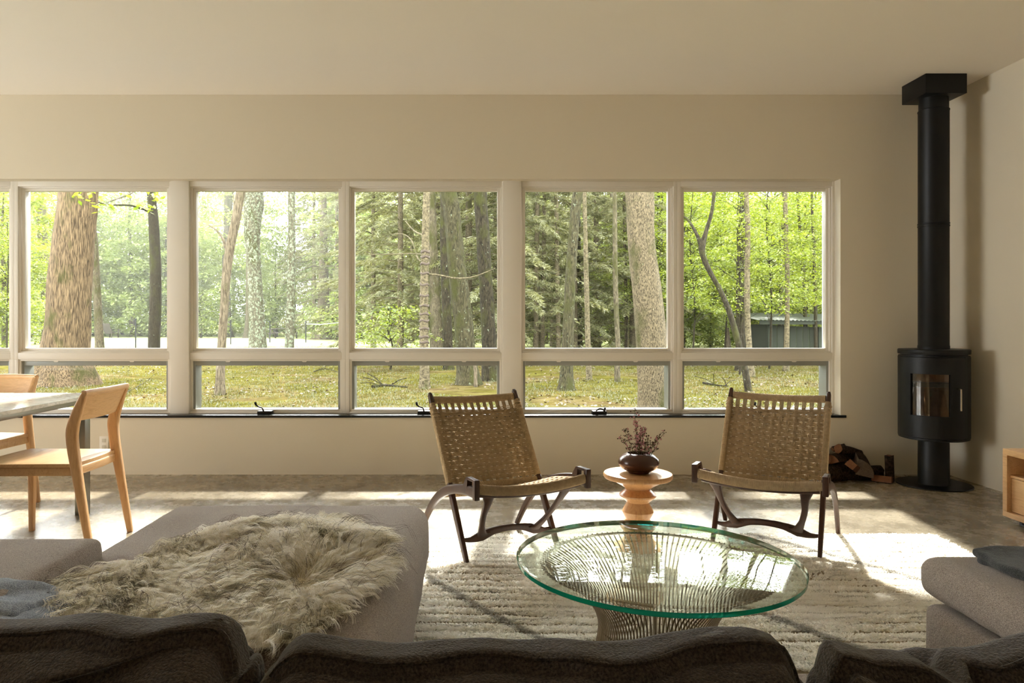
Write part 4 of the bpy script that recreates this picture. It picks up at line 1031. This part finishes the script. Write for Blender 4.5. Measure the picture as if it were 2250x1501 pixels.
near_tree('young_tree', 'young brown tree leaning right, with a bent base, in the second window', 868,
          [(483, 868, 27), (484, 835, 20), (487, 765, 18), (492, 690, 18), (498, 600, 19), (508, 530, 20), (519, 480, 21), (529, 422, 20)], M['b_red'], 5, 11, 1.3, crown=CR(M['leaf_pale'], 50),
          limbs=[[(500, 560, 8, 0), (488, 530, 7, .1), (470, 510, 5, .3), (452, 495, 4, .4), (436, 487, 3, .5)], [(505, 540, 5, 0), (488, 480, 4, .5), (472, 440, 3, 1), (462, 400, 2, 1.2)]])
near_tree('slender_tree', 'straight distant trunk right behind the young leaning tree', 741,
          [(500, 741, 22), (500, 700, 16), (496, 600, 16), (500, 500, 16), (504, 422, 17)], M['b_grey'], 6, 18)
near_tree('lichen_tree', 'stout tree trunk covered in pale lichen near the middle of the second window', 800,
          [(568, 800, 42), (567, 765, 38), (563, 680, 33), (559, 600, 30), (555, 540, 31), (555, 490, 37), (558, 450, 42), (556, 422, 44)], M['b_lichen'], 7, 12, crown=CR(M['leaf_pale'], 60))
near_tree('slender_tree', 'narrow distant trunk half hidden by the stout lichen-covered tree', 743,
          [(543, 743, 18), (545, 700, 12), (546, 600, 11), (546, 500, 11)], M['b_grey'], 8, 14)
near_tree('lichen_tree', 'thinner lichen-spotted trunk in front of the picnic table', 800,
          [(636, 800, 22), (636, 765, 20), (638, 690, 18), (640, 600, 17), (641, 500, 16), (641, 422, 16)], M['b_lichen'], 9, 12)
near_tree('pine_tree', 'reddish pine trunk with bare lower limbs right of the picnic table', 746,
          [(711, 746, 34), (711, 720, 28), (711, 660, 25), (711, 600, 21), (711, 540, 18), (711, 470, 15), (711, 422, 12)], M['b_red'], 10, 18, 1.8,
          limbs=[[(711, y_, 3, 0), (711+sx_*20, y_-4, 2.4, -.5), (711+sx_*52, y_+10, 1.6, -1)] for y_ in (560, 590, 618, 640, 662, 684) for sx_ in (-1, 1)])
near_tree('spruce_trunk_tree', 'straight pale trunk ringed with dark branch scars in the third window', 853,
          [(933, 853, 26), (933, 810, 22), (932, 765, 20), (932, 680, 19), (933, 600, 18), (935, 530, 17), (938, 422, 16)], M['b_pale'], 11, 11, 1.25,
          limbs=[[(935, 602, 5, 0), (965, 604, 4, .1), (1000, 610, 4, .2), (1040, 607, 3, .2), (1088, 590, 2, 0)], [(936, 520, 4, 0), (905, 500, 3, .5), (880, 470, 2, 1)], [(936, 560, 3, 0), (900, 552, 2.5, .5), (850, 548, 2, 1), (790, 545, 1.5, 1.4)], [(934, 575, 3.5, 0), (915, 565, 3, .4), (897, 520, 3, .8), (872, 498, 2, 1.2), (840, 495, 2, 1.5)]])
near_tree('grey_tree', 'smooth grey trunk right behind the pale ringed trunk', 795,
          [(963, 795, 34), (961, 765, 32), (957, 690, 26), (954, 600, 21), (951, 520, 18), (948, 422, 16)], M['b_grey'], 12, 13)
near_tree('dark_tree', 'very dark trunk between the grey trunk and the large leaning tree', 812,
          [(986, 812, 24), (984, 765, 22), (981, 680, 20), (978, 600, 20), (975, 500, 17), (973, 430, 12)], M['b_dark'], 13, 11)
near_tree('leaning_tree', 'thick mossy dark tree curving left at the top in the third window', 845,
          [(1032, 845, 50), (1026, 800, 42), (1023, 765, 41), (1018, 700, 40), (1010, 640, 40), (1003, 580, 38), (998, 520, 36), (992, 460, 36), (985, 422, 38)], M['b_moss'], 14, 12, 1.4, crown=CR(M['leaf_mid'], 60), rough=0.10)
near_tree('dark_tree', 'tall dark straight trunk at the right edge of the third window', 837,
          [(1077, 837, 38), (1075, 765, 32), (1071, 680, 31), (1066, 600, 30), (1060, 500, 29), (1055, 422, 29)], M['b_dark'], 15, 12, 1.3)
near_tree('tree_stump', 'thin reddish dead stem at the foot of the leaning mossy tree', 850, [(1045, 850, 9), (1045, 820, 8), (1043, 800, 6)], M['b_red'], 16, 0.9, cat='dead stem')
near_tree('mossy_tree', 'lichen-dotted mossy trunk leaning right in the left part of the fourth window', 857,
          [(1244, 857, 36), (1245, 815, 28), (1247, 765, 27), (1250, 690, 25), (1254, 600, 23), (1260, 520, 22), (1265, 460, 22), (1270, 422, 22)], M['b_moss'], 17, 12, 1.55, crown=CR(M['leaf_mid'], 50))
near_tree('spruce_trunk_tree', 'thin pale spruce stem just right of the mossy leaning trunk', 835,
          [(1295, 835, 15), (1292, 765, 12), (1290, 680, 11), (1288, 600, 11), (1286, 500, 9), (1284, 422, 9)], M['b_pale'], 18, 12, 1.3)
near_tree('slender_tree', 'thin double stem left of the big scaly trunk in the fourth window', 840,
          [(1357, 840, 14), (1356, 800, 12), (1358, 765, 11), (1354, 680, 11), (1352, 600, 11), (1351, 500, 10), (1350, 422, 9)], M['b_grey'], 19, 12, 1.3)
near_tree('scaly_tree', 'big scaly-barked tree with yellow moss at the right side of the fourth window', 908,
          [(1437, 908, 72), (1435, 850, 68), (1432, 765, 68), (1426, 690, 65), (1419, 620, 62), (1412, 560, 60), (1407, 490, 60), (1405, 422, 62)], M['b_scaly'], 20, 11, 1.1, crown=CR(M['leaf_yellow'], 80))
for k, (bx_, by_, tx_, ww) in enumerate(((1178, 790, 1180, 10), (1192, 788, 1196, 9), (1227, 792, 1222, 10), (1272, 780, 1268, 16), (1377, 785, 1372, 9), (1447, 775, 1450, 15))):
    near_tree('forest_stem', 'bare thin conifer stem in the shaded wood behind the fourth window', by_, [(bx_, by_, ww*1.3), (bx_, 740, ww), ((bx_+tx_)/2, 600, ww*0.95), (tx_, 422, ww*0.85)], M['b_dark'] if k in (3, 5) else M['b_pale'], 30+k, 13, 1.2, group='thin conifer stems behind the fourth window')
near_tree('crooked_tree', 'dark crooked tree forking into two limbs in the rightmost window', 861,
          [(1647, 861, 17), (1640, 830, 15), (1634, 800, 14), (1622, 753, 14), (1604, 690, 13), (1584, 641, 12), (1559, 596, 12), (1545, 562, 13), (1543, 540, 15), (1552, 507, 9), (1562, 473, 8), (1569, 425, 7)], M['b_dark'], 21, 7, 1.2,
          limbs=[[(1542, 545, 10, 0), (1533, 520, 8, 0), (1526, 498, 6, .1), (1512, 474, 5, .2), (1490, 470, 3, .3)]])
near_tree('dark_tree', 'upright dark trunk in the centre of the rightmost window', 815,
          [(1629, 815, 27), (1627, 765, 19), (1626, 680, 19), (1627, 600, 17), (1630, 500, 15), (1634, 422, 14)], M['b_dark'], 22, 12, 1.4, crown=(M['leaf_yellow'], 9.6, 2.6, 2.6, 80, 60, 0.11))
near_tree('slender_tree', 'pale straight trunk touching the right side of the upright dark trunk', 830,
          [(1654, 830, 16), (1646, 765, 13), (1642, 680, 12), (1642, 600, 12), (1643, 500, 11), (1640, 422, 10)], M['b_pale'], 23, 12, 1.3, crown=(M['leaf_yellow'], 9.6, 2.6, 2.6, 80, 60, 0.11))
near_tree('slender_tree', 'pale thin trunk standing in front of the dark green shed', 815,
          [(1727, 815, 14), (1728, 765, 12), (1730, 680, 10), (1730, 600, 10), (1727, 500, 9), (1725, 422, 9)], M['b_pale'], 24, 12, 1.2, crown=(M['leaf_yellow'], 9.6, 2.6, 2.6, 80, 60, 0.11))
near_tree('slender_tree', 'thin grey trunk left of the one in front of the shed', 790, [(1712, 790, 11), (1714, 700, 9), (1718, 600, 8), (1720, 500, 7), (1722, 422, 7)], M['b_grey'], 25, 12, 1.2, crown=(M['leaf_yellow'], 9.6, 2.6, 2.6, 80, 60, 0.11))
near_tree('slender_tree', 'dark thin stem rising behind the shed roof, left of two', 795, [(1770, 795, 9), (1769, 700, 8), (1765, 600, 7), (1757, 500, 6), (1752, 422, 5)], M['b_dark'], 26, 12, 1.2)
near_tree('slender_tree', 'dark thin stem at the far right edge of the rightmost window', 800, [(1793, 800, 8), (1792, 700, 7), (1790, 600, 6), (1786, 500, 6), (1784, 422, 5)], M['b_dark'], 27, 12, 1.2, crown=(M['leaf_yellow'], 9.6, 2.6, 2.6, 80, 60, 0.11))
near_tree('tree_stump', 'short broken orange-brown snag left of the crooked tree', 790, [(1600, 790, 11), (1600, 750, 10), (1597, 720, 7)], M['b_red'], 28, 1.05, 1.2, cat='snag')

# branch scars on the pale ringed trunk
Y = gy_(853); rnd = random.Random(3)
par = [o for o in bpy.data.objects if o.get('label', '').startswith('straight pale trunk ringed')][0]
for py in (553, 565, 580, 601, 626, 650, 672, 690, 705, 722, 740, 752):
    k_ = (py-422)/(853-422); xo = PX(float(np.interp(py, [422, 530, 600, 680, 765], [938, 935, 933, 932, 932])), Y)-PX(933, Y)
    zc = PZ(py, Y)-GZ; r_ = 0.5*float(np.interp(py, [422, 600, 765], [16, 18, 20]))*Y/F
    m = MB(); m.sweep([(xo+r_*math.cos(a), r_*math.sin(a), zc+0.012*math.sin(a*3+py)) for a in np.linspace(0, 2*PI, 19)[:-1]], [0.022+0.016*rnd.random() for _ in range(18)], [0.03+0.03*rnd.random() for _ in range(18)], n=6, closed=True)
    m.build('branch_scar', M['scar'], par)

# ---- morning haze under the trees
hz_m = bpy.data.materials.new('haze'); hz_m.use_nodes = True; hn = hz_m.node_tree; hn.nodes.remove(hn.nodes['Principled BSDF'])
vs_n = hn.nodes.new('ShaderNodeVolumeScatter'); vs_n.inputs['Density'].default_value = 0.0010; vs_n.inputs['Anisotropy'].default_value = 0.35; vs_n.inputs['Color'].default_value = (1, 1, 0.97, 1)
hn.links.new(vs_n.outputs[0], hn.nodes['Material Output'].inputs['Volume'])
hz = MB().box(-75, 60, 21, 128, -0.6, 26).build('haze', hz_m, None, smooth=False); tag(hz, 'thin bright haze in the air under the trees beyond the windows', 'haze', kind='stuff')

# ---- distant deciduous trees
def far_tree(seed, mat, H=15, r_=4.6, ns=270, per=80, leaf=0.27):
    t = empty('deciduous_tree'); rng = np.random.default_rng(seed)
    trunk_mesh([(0, 0, -0.3), (0.1, 0, H*0.3), (0.2, 0.1, H*0.62), (0.1, 0, H*0.9)], [0.42, 0.34, 0.2, 0.06], seed, 1.4, 10).build('trunk', M['b_grey'], t)
    p1 = ellipsoid_pts(int(ns*0.75), (0, 0, H*0.60), (r_, r_, H*0.42), seed, 0.35)
    p2 = np.stack([rng.uniform(-r_, r_, ns//4), rng.uniform(-r_, r_, ns//4), rng.uniform(0.3, 4.0, ns//4)], 1)
    leaf_cloud('crown', mat, t, np.concatenate([p1, p2]), per, 0.85, leaf, seed+1, 0.22)
    return t
ft = [far_tree(101, M['leaf_pale']), far_tree(102, M['leaf_pale'], 13, 5.0), far_tree(103, M['leaf_yellow'], 14, 4.4), far_tree(104, M['leaf_mid'], 16, 4.6)]
used = set(); rnd = random.Random(12)
def put(k, x, y, s, lab, group):
    tr = ft[k]; loc = (x, y, GZ-0.05); rz = rnd.uniform(0, 6.28)
    if k in used: o = dup(tr, loc, rz, (s, s, s*rnd.uniform(0.9, 1.1)))
    else: o = tr; used.add(k); o.location = loc; o.rotation_euler.z = rz; o.scale = (s, s, s)
    tag(o, lab, 'tree', group)
for r0, (yy, x0, x1, st_) in enumerate(((64, -56, -8, 5.0), (72, -60, -2, 5.5), (82, -66, 4, 6.0), (96, -74, 6, 6.5), (60, -2, 20, 6.5), (72, 2, 44, 7.0), (86, 8, 50, 7.5))):
    xx = x0
    while xx < x1:
        px_ = CX+xx/yy*F
        k = rnd.choice((0, 0, 1)) if px_ < 1000 else rnd.choice((0, 2, 3))
        if px_ < 140: k = rnd.choice((2, 2, 1))
        if px_ > 1500: k = rnd.choice((2, 2, 1))
        # a gap in the canopy lets the bright sky in above the second window
        s = rnd.uniform(0.85, 1.15)*(0.62 if 540 < px_ < 690 else 1.0)
        put(k, xx+rnd.uniform(-1.5, 1.5), yy+rnd.uniform(-3, 3), s, 'pale leafy tree in the hazy woodland edge beyond the lawn' if px_ < 1000 else 'leafy tree in the deep background of the wood behind the right-hand windows',
            'distant trees beyond the lawn' if px_ < 1000 else 'distant trees of the wood at the right')
        xx += st_*rnd.uniform(0.8, 1.15)
# bright yellow-green trees just beyond the left window and behind the rightmost window
for (px_, Y, s, k) in ((10, 34, 0.62, 2), (-60, 40, 0.8, 2), (60, 52, 0.8, 2), (1500, 40, 0.62, 2), (1620, 46, 0.7, 2), (1740, 36, 0.6, 2), (1830, 44, 0.75, 2), (1560, 56, 0.9, 1), (1690, 58, 0.9, 2), (1380, 52, 0.8, 2), (1300, 56, 0.8, 3), (1200, 44, 0.6, 2), (1400, 38, 0.5, 2), (1500, 30, 0.5, 2), (1650, 29, 0.45, 2), (1790, 28, 0.5, 2), (1100, 52, 0.7, 1), (850, 52, 0.8, 1), (790, 56, 0.9, 0), (930, 60, 0.9, 2)):
    put(k, PX(px_, Y), Y, s, 'bright yellow-green tree beyond the far left window' if px_ < 100 else 'bright yellow-green tree in the wood behind the middle and right-hand windows', 'yellow-green trees at the left edge' if px_ < 100 else 'yellow-green trees in the wood')

# ---- spruces
def spruce(seed, H=16, R0=3.4, zlow=0.9):
    t = empty('spruce_tree'); rng = np.random.default_rng(seed); rnd = random.Random(seed)
    trunk_mesh([(0, 0, -0.3), (0, 0, H*0.5), (0, 0, H)], [0.30, 0.2, 0.03], seed, 1.3, 10).build('trunk', M['b_pale'], t)
    br = MB(); C = []; YAW = []; PIT = []; LN = []; z = zlow
    while z < H-0.5:
        for q in range(rnd.choice((4, 5, 6))):
            a = rnd.uniform(0, 6.28); L = R0*(1-z/H)**0.8*rnd.uniform(0.65, 1.1); dr = rnd.uniform(0.10, 0.28)
            p = [Vector((math.cos(a)*L*t_, math.sin(a)*L*t_, z+L*(0.06*math.sin(PI*t_)-dr*t_*t_))) for t_ in (0, .25, .5, .75, 1)]
            br.sweep(p, [0.035, 0.028, 0.02, 0.012, 0.006], [0.035, 0.028, 0.02, 0.012, 0.006], n=4, cap=False)
            bare = z < 3.2 and rnd.random() < 0.45
            nt_ = int(L*(6 if bare else 46))
            for _ in range(nt_):
                t_ = 0.15+0.85*math.sqrt(rnd.random()); j = min(3, int(t_*4)); c = p[j].lerp(p[j+1], t_*4-j)
                sd_ = rnd.choice((-1, 1)); ya = a+sd_*rnd.uniform(0.4, 1.2); ln = rnd.uniform(0.12, 0.42)*(1.15-t_*0.6); pi_ = rnd.uniform(-0.7, 0.0)
                C.append(c+Vector((math.cos(ya)*math.cos(pi_), math.sin(ya)*math.cos(pi_), math.sin(pi_)))*ln*0.5); YAW.append(ya); PIT.append(pi_); LN.append(ln)
        z += rnd.uniform(0.22, 0.42)
    br.build('branches', M['scar'] if False else M['b_pale'], t, fix=False)
    C = np.array([tuple(c) for c in C]); n = len(C); C = np.repeat(C, 3, 0)+rng.normal(0, 0.03, (3*n, 3)); LN = np.repeat(LN, 3)*rng.uniform(0.6, 1.1, 3*n)
    v, f = quads(C, LN, np.full(3*n, 0.028)*rng.uniform(0.6, 1.5, 3*n), np.repeat(YAW, 3)+rng.normal(0, 0.35, 3*n), np.repeat(PIT, 3)+rng.normal(0, 0.25, 3*n), rng.normal(0, 0.8, 3*n))
    np_mesh('needles', v, f, M['needle'], t); return t
sp = [spruce(201), spruce(202, 15, 3.9, 0.7), spruce(203, 17, 3.0, 1.4)]
usp = set()
for i, (px_, Y, s) in enumerate(((740, 52, 1.1), (820, 30, 0.8), (880, 25, 0.8), (905, 44, 1.0), (960, 30, 1.0), (1030, 26, 0.95), (1090, 33, 1.1), (1130, 24, 0.9), (1180, 29, 1.0), (1215, 38, 1.1), (1262, 26, 0.85), (1310, 32, 1.0), (1345, 40, 1.15), (1390, 27, 0.9), (1450, 34, 1.0), (1010, 46, 1.1), (1110, 48, 1.2), (985, 36, 0.9), (690, 58, 1.2), (1500, 46, 1.1))):
    k = i % 3; loc = (PX(px_, Y), Y, GZ)
    if k in usp: o = dup(sp[k], loc, rnd.uniform(0, 6.28), s)
    else: o = sp[k]; usp.add(k); o.location = loc; o.scale = (s, s, s)
    tag(o, 'tall spruce with thin drooping grey-green branches behind the middle windows', 'tree', 'spruces in the middle of the wood')

# ---- layered young maples close behind the right windows, shrubs, leafy sprays
def understory(seed, H, r_, ns, per, leaf, mat, name='young_maple'):
    t = empty(name); rng = np.random.default_rng(seed); rnd = random.Random(seed)
    spr = []; br = MB()
    br.sweep(crv([(0, 0, -0.2), (0.1, 0, H*0.35), (-0.05, 0.05, H*0.7), (0.05, 0, H)], 4), lerp_list([0.07, 0.02], 13), lerp_list([0.07, 0.02], 13), n=7)
    for k in range(ns):
        a = rnd.uniform(0, 6.28); z = H*rnd.uniform(0.28 if H > 3 else 0.12, 1.0); L = r_*rnd.uniform(0.3, 1.0)*(1-0.5*(z/H)**2); e = Vector((math.cos(a)*L, math.sin(a)*L, z+0.12*L)); spr.append(tuple(e))
        if k % 3 == 0: br.sweep([Vector((0, 0, z-0.25*L)), e*0.5+Vector((0, 0, z*0.5-0.02*L)), e], [0.022, 0.014, 0.006], [0.022, 0.014, 0.006], n=4, cap=False)
    br.build('branches', M['b_dark'], t, fix=False)
    leaf_cloud('foliage', mat, t, np.array(spr), per, 0.42, leaf, seed, 0.10, 0.62); return t
us = [understory(301, 6.0, 2.1, 130, 80, 0.075, M['leaf_yellow']), understory(302, 5.2, 2.4, 140, 80, 0.072, M['leaf_yellow'])]
for i, (px_, Y, s) in enumerate(((1520, 21, 0.85), (1590, 24, 1.0), (1690, 20, 0.95), (1770, 24, 1.0), (1840, 19, 0.9), (1660, 30, 1.2), (1560, 32, 1.2), (1740, 33, 1.2), (1625, 17.5, 0.8), (1800, 29, 1.2), (1500, 27, 1.1), (1720, 26, 1.1), (1375, 26, 0.8), (15, 27, 1.0))):
    k = i % 2; loc = (PX(px_, Y), Y, GZ)
    if i < 2: o = us[k]; o.location = loc; o.scale = (s, s, s)
    else: o = dup(us[k], loc, rnd.uniform(0, 6.28), s)
    if px_ < 100: tag(o, 'young leafy maple glimpsed through the far left window', 'tree')
    elif px_ < 1400: tag(o, 'young bright green maple between the conifer stems in the fourth window', 'tree')
    else: tag(o, 'young maple with layered yellow-green leaves outside the rightmost window', 'tree', 'young maples outside the rightmost window')
sh = understory(303, 1.6, 1.3, 60, 40, 0.075, M['leaf_yellow'], 'leafy_shrub'); Y = 19.5; sh.location = (PX(855, Y), Y, GZ); tag(sh, 'low leafy sapling shrub left of the pale ringed trunk', 'shrub')
for (px_, Y, s, lab) in ((1560, 34, 1.6, 'pale rounded shrub left of the crooked tree in the rightmost window'), (440, 58, 2.2, 'pale green shrub at the far edge of the lawn in the second window'), (770, 48, 2.0, 'sunlit shrub at the left edge of the third window'), (1320, 30, 1.4, 'bright low shrub between the stems in the fourth window'), (1680, 33, 1.5, 'pale shrub just left of the shed')):
    o = dup(sh, (PX(px_, Y), Y, GZ), rnd.uniform(0, 6), s, lab)
# overhanging maple branch at the top of the left window
ob = empty('maple_branch', (PX(215, 12), 12, 2.9), 0, 'leafy yellow-green branch tips hanging at the top of the massive oak window', 'branch')
MB().sweep(crv([(-0.6, 3.4, 1.6), (-0.3, 2.0, 0.8), (-0.1, 0.6, 0.35), (0.1, 0, 0.2)], 5), lerp_list([0.05, 0.012], 16), lerp_list([0.05, 0.012], 16), n=6).build('branch', M['b_grey'], ob)
leaf_cloud('leaves', M['leaf_yellow'], ob, np.array([(-0.25, 0, 0.30), (-0.05, 0.2, 0.22), (0.1, 0, 0.25), (0.75, 0.1, 0.2), (0.95, 0, 0.28), (-0.15, 0.3, 0.5), (0.9, 0.1, 0.4), (0.3, 0.2, 0.5)]), 16, 0.22, 0.12, 8, 0.3, 0.6)

# ---- things on the lawn
def adirondack():
    t = empty('garden_chair')
    m = MB()
    for k in range(6): m.rbox(-0.32+k*0.108, -0.32+k*0.108+0.1, 0.0, 0.025, 0.0, 0.75, 0.004)
    b = m.build('back_slats', M['weathered'], t); b.location = (0, 0.1, 0.28); b.rotation_euler = (R(-22), 0, 0)
    m = MB()
    for k in range(5): m.rbox(-0.3, 0.3, -0.42+k*0.108, -0.42+k*0.108+0.1, 0.30+(4-k)*0.018, 0.325+(4-k)*0.018, 0.004)
    m.build('seat_slats', M['weathered'], t)
    for sx in (-1, 1):
        MB().rbox(sx*0.36-0.06, sx*0.36+0.06, -0.48, 0.28, 0.56, 0.585, 0.004).build('armrest', M['weathered'], t)
        MB().rbox(sx*0.36-0.02, sx*0.36+0.02, -0.44, -0.36, 0, 0.56, 0.004).build('leg', M['weathered'], t)
        m = MB(); m.rbox(sx*0.36-0.02, sx*0.36+0.02, 0.2, 0.28, 0, 0.56, 0.004); m.build('leg', M['weathered'], t)
    return t
ac = adirondack(); Ya = gy_(742)
for i, (px_, rz, lab) in enumerate(((7, 160, 'weathered slatted garden chair on the sunny lawn in the far left window'), (85, 176, 'weathered slatted garden chair left of the massive oak'), (241, 165, 'weathered slatted garden chair right of the massive oak'))):
    loc = (PX(px_, Ya), Ya, GZ)
    if i == 0: o = ac; o.location = loc; o.rotation_euler = (0, 0, R(rz)); o.scale = (1.2,)*3; tag(o, lab, 'chair', 'garden chairs on the lawn')
    else: o = dup(ac, loc, R(rz), 1.2, lab)
Yp = gy_(744); pt = empty('picnic_table', (PX(622, Yp), Yp, GZ), R(-4), 'wooden picnic table on the lawn behind two lichen-covered trunks', 'table')
def planks(y0, y1, z, n, x=1.25):
    m = MB(); s_ = (y1-y0)/n
    for k in range(n): m.rbox(-x, x, y0+k*s_, y0+(k+1)*s_-0.012, z, z+0.04, 0.004)
    return m
planks(-0.38, 0.38, 0.74, 5).build('table_top', M['weathered'], pt)
planks(-0.85, -0.58, 0.42, 2).build('bench', M['weathered'], pt); planks(0.58, 0.85, 0.42, 2).build('bench', M['weathered'], pt)
for sx in (-0.85, 0.85):
    m = MB(); m.sweep([(sx, -0.28, 0.74), (sx, -0.72, 0)], 0.06, 0.12, up=(1, 0, 0), n=8, p=6); m.sweep([(sx, 0.28, 0.74), (sx, 0.72, 0)], 0.06, 0.12, up=(1, 0, 0), n=8, p=6); m.rbox(sx-0.03, sx+0.03, -0.85, 0.85, 0.34, 0.42, 0.004)
    m.build('leg', M['weathered'], pt)
for (px_, t_, b_, lab) in ((298, 700, 765, 'thin black stake standing on the lawn right of the massive oak'), (507, 703, 757, 'thin black stake left of the stout lichen tree'), (593, 705, 753, 'thin black stake at the left end of the picnic table'), (672, 705, 753, 'thin black stake at the right end of the picnic table')):
    Y = gy_(b_); h_ = (b_-t_)*Y/F
    o = MB().lathe([(0, 0), (0.035, 0), (0.035, h_-0.06), (0.045, h_-0.05), (0.045, h_-0.01), (0.0, h_)], n=8, cap=False).build('fence_stake', M['black_iron'], None); o.location = (PX(px_, Y), Y, GZ)
    tag(o, lab, 'stake', 'stakes of the net fence on the lawn')
Y = gy_(753)
o = MB().sweep([(PX(672, Y), Y, PZ(712, Y)), (PX(705, Y), Y, PZ(713, Y)), (PX(745, Y+2), Y+2, PZ(709, Y+2))], 0.035, 0.035, n=6).build('white_line', plain('white_cord', S(235, 235, 235), 0.6), None); tag(o, 'taut white line strung from the stake past the pine trunk', 'line')
# shed
Ys = 22.5; xs0 = PX(1688, Ys); shd = empty('garden_shed', (xs0, Ys, GZ), 0, 'low dark green shed with a corrugated roof in the wood outside the rightmost window', 'shed')
m = MB()
m.rbox(0, 0.14, 0, 0.14, 0.0, 1.22, 0.01); m.rbox(1.55, 1.63, 0.0, 0.1, 0, 1.12, 0.01); m.rbox(3.2, 3.34, 0, 0.14, 0, 1.0, 0.01)
m.build('post', M['shed'], shd)
m = MB()
for k in range(16): m.rbox(0.14+k*0.2, 0.14+k*0.2+0.19, 0.16, 0.18, 0.0, 1.18-k*0.010, 0.003)
m.rbox(0.0, 0.03, 0.16, 2.2, 0, 1.2, 0.005); m.build('board_wall', M['shed'], shd)
m = MB(); nn = 66
rp = []
for k in range(nn+1): rp.append((-0.42+k*4.0/nn, 1.345-k*0.06/nn+0.014*(1 if k % 2 else -1)))
rp2 = [(x_, z_-0.012) for x_, z_ in rp[::-1]]
for k in range(nn):
    a, b = rp[k], rp[k+1]; m.add([(a[0], -0.35, a[1]), (b[0], -0.35, b[1]), (b[0], 2.5, b[1]+0.25), (a[0], 2.5, a[1]+0.25), (a[0], -0.35, a[1]-.01), (b[0], -0.35, b[1]-.01), (b[0], 2.5, b[1]+0.24), (a[0], 2.5, a[1]+0.24)], [(0, 1, 2, 3), (7, 6, 5, 4), (0, 4, 5, 1)])
m.build('corrugated_roof', M['shed_roof'], shd, smooth=False)
MB().rbox(-0.38, 3.5, -0.30, -0.26, 1.20, 1.325, 0.004).build('fascia', M['shed'], shd)

# ---- fallen branches, leaf litter, grass
def stick(pts, w_, lab):
    P = []
    for (px_, py_) in pts:
        Y = gy_(py_); P.append(Vector((PX(px_, Y), Y, gz_at(PX(px_, Y), Y)+0.03)))
    m = MB(); q = crv(P, 5); m.sweep(q, lerp_list([w_, w_*0.4], len(q)), lerp_list([w_, w_*0.4], len(q)), n=6)
    rnd = random.Random(len(lab))
    for k in range(4):
        j = rnd.randrange(2, len(q)-1); e = q[j]+Vector((rnd.uniform(-.4, .4), rnd.uniform(-.3, .3), rnd.uniform(.05, .25))); m.sweep([q[j], (q[j]+e)/2+Vector((0, 0, .03)), e], w_*0.35, w_*0.35, n=4)
    tag(m.build('fallen_branch', M['b_dark'], None, fix=False), lab, 'branch', 'fallen branches on the mossy ground')
stick([(1545, 845), (1575, 850), (1600, 852)], 0.05, 'dark fallen branch lying behind the right lounge chair')
stick([(818, 853), (850, 850), (895, 854)], 0.06, 'dark broken branch on the ground left of the pale ringed trunk')
stick([(262, 873), (300, 855), (330, 835)], 0.02, 'thin twiggy branch lying right of the massive oak')
stick([(690, 818), (715, 812), (745, 820)], 0.03, 'pale curved twig on the grass below the second window')
rng = np.random.default_rng(77); n = 13000
y = 8.5+24*rng.random(n)**1.7; x = rng.uniform(-0.72, 0.56, n)*(y+2)
msk = vnoise(x, y, 0.7, 0.7, 9)+0.35*vnoise(x, y, 2.5, 2.5, 10) > -0.05; x, y = x[msk], y[msk]; n = len(x)
z = np.array([gz_at(a, b) for a, b in zip(x, y)])+0.03
L = rng.uniform(0.03, 0.075, n); v, f = quads(np.stack([x, y, z], 1), L, L*0.7, rng.random(n)*6.28, rng.normal(0, 0.3, n), rng.normal(0, 0.4, n))
o = np_mesh('fallen_leaves', v, f, M['litter']); tag(o, 'scattered dry brown leaves on the mossy ground', 'leaf litter', kind='stuff')
n = 150000; y = 8.5+30*rng.random(n)**1.8; x = rng.uniform(-0.72, 0.56, n)*(y+2); msk = vnoise(x, y, 0.6, 0.6, 12) > -0.45; x, y = x[msk], y[msk]; n = len(x)
z = np.array([gz_at(a, b) for a, b in zip(x, y)])+0.02
L = rng.uniform(0.025, 0.06, n); v, f = quads(np.stack([x, y, z], 1), L, L*0.24, rng.random(n)*6.28, rng.uniform(0.5, 1.4, n), rng.normal(0, 0.5, n))
o = np_mesh('grass_blades', v, f, M['grass']); tag(o, 'short yellow-green grass and moss tufts under the trees', 'grass', kind='stuff')
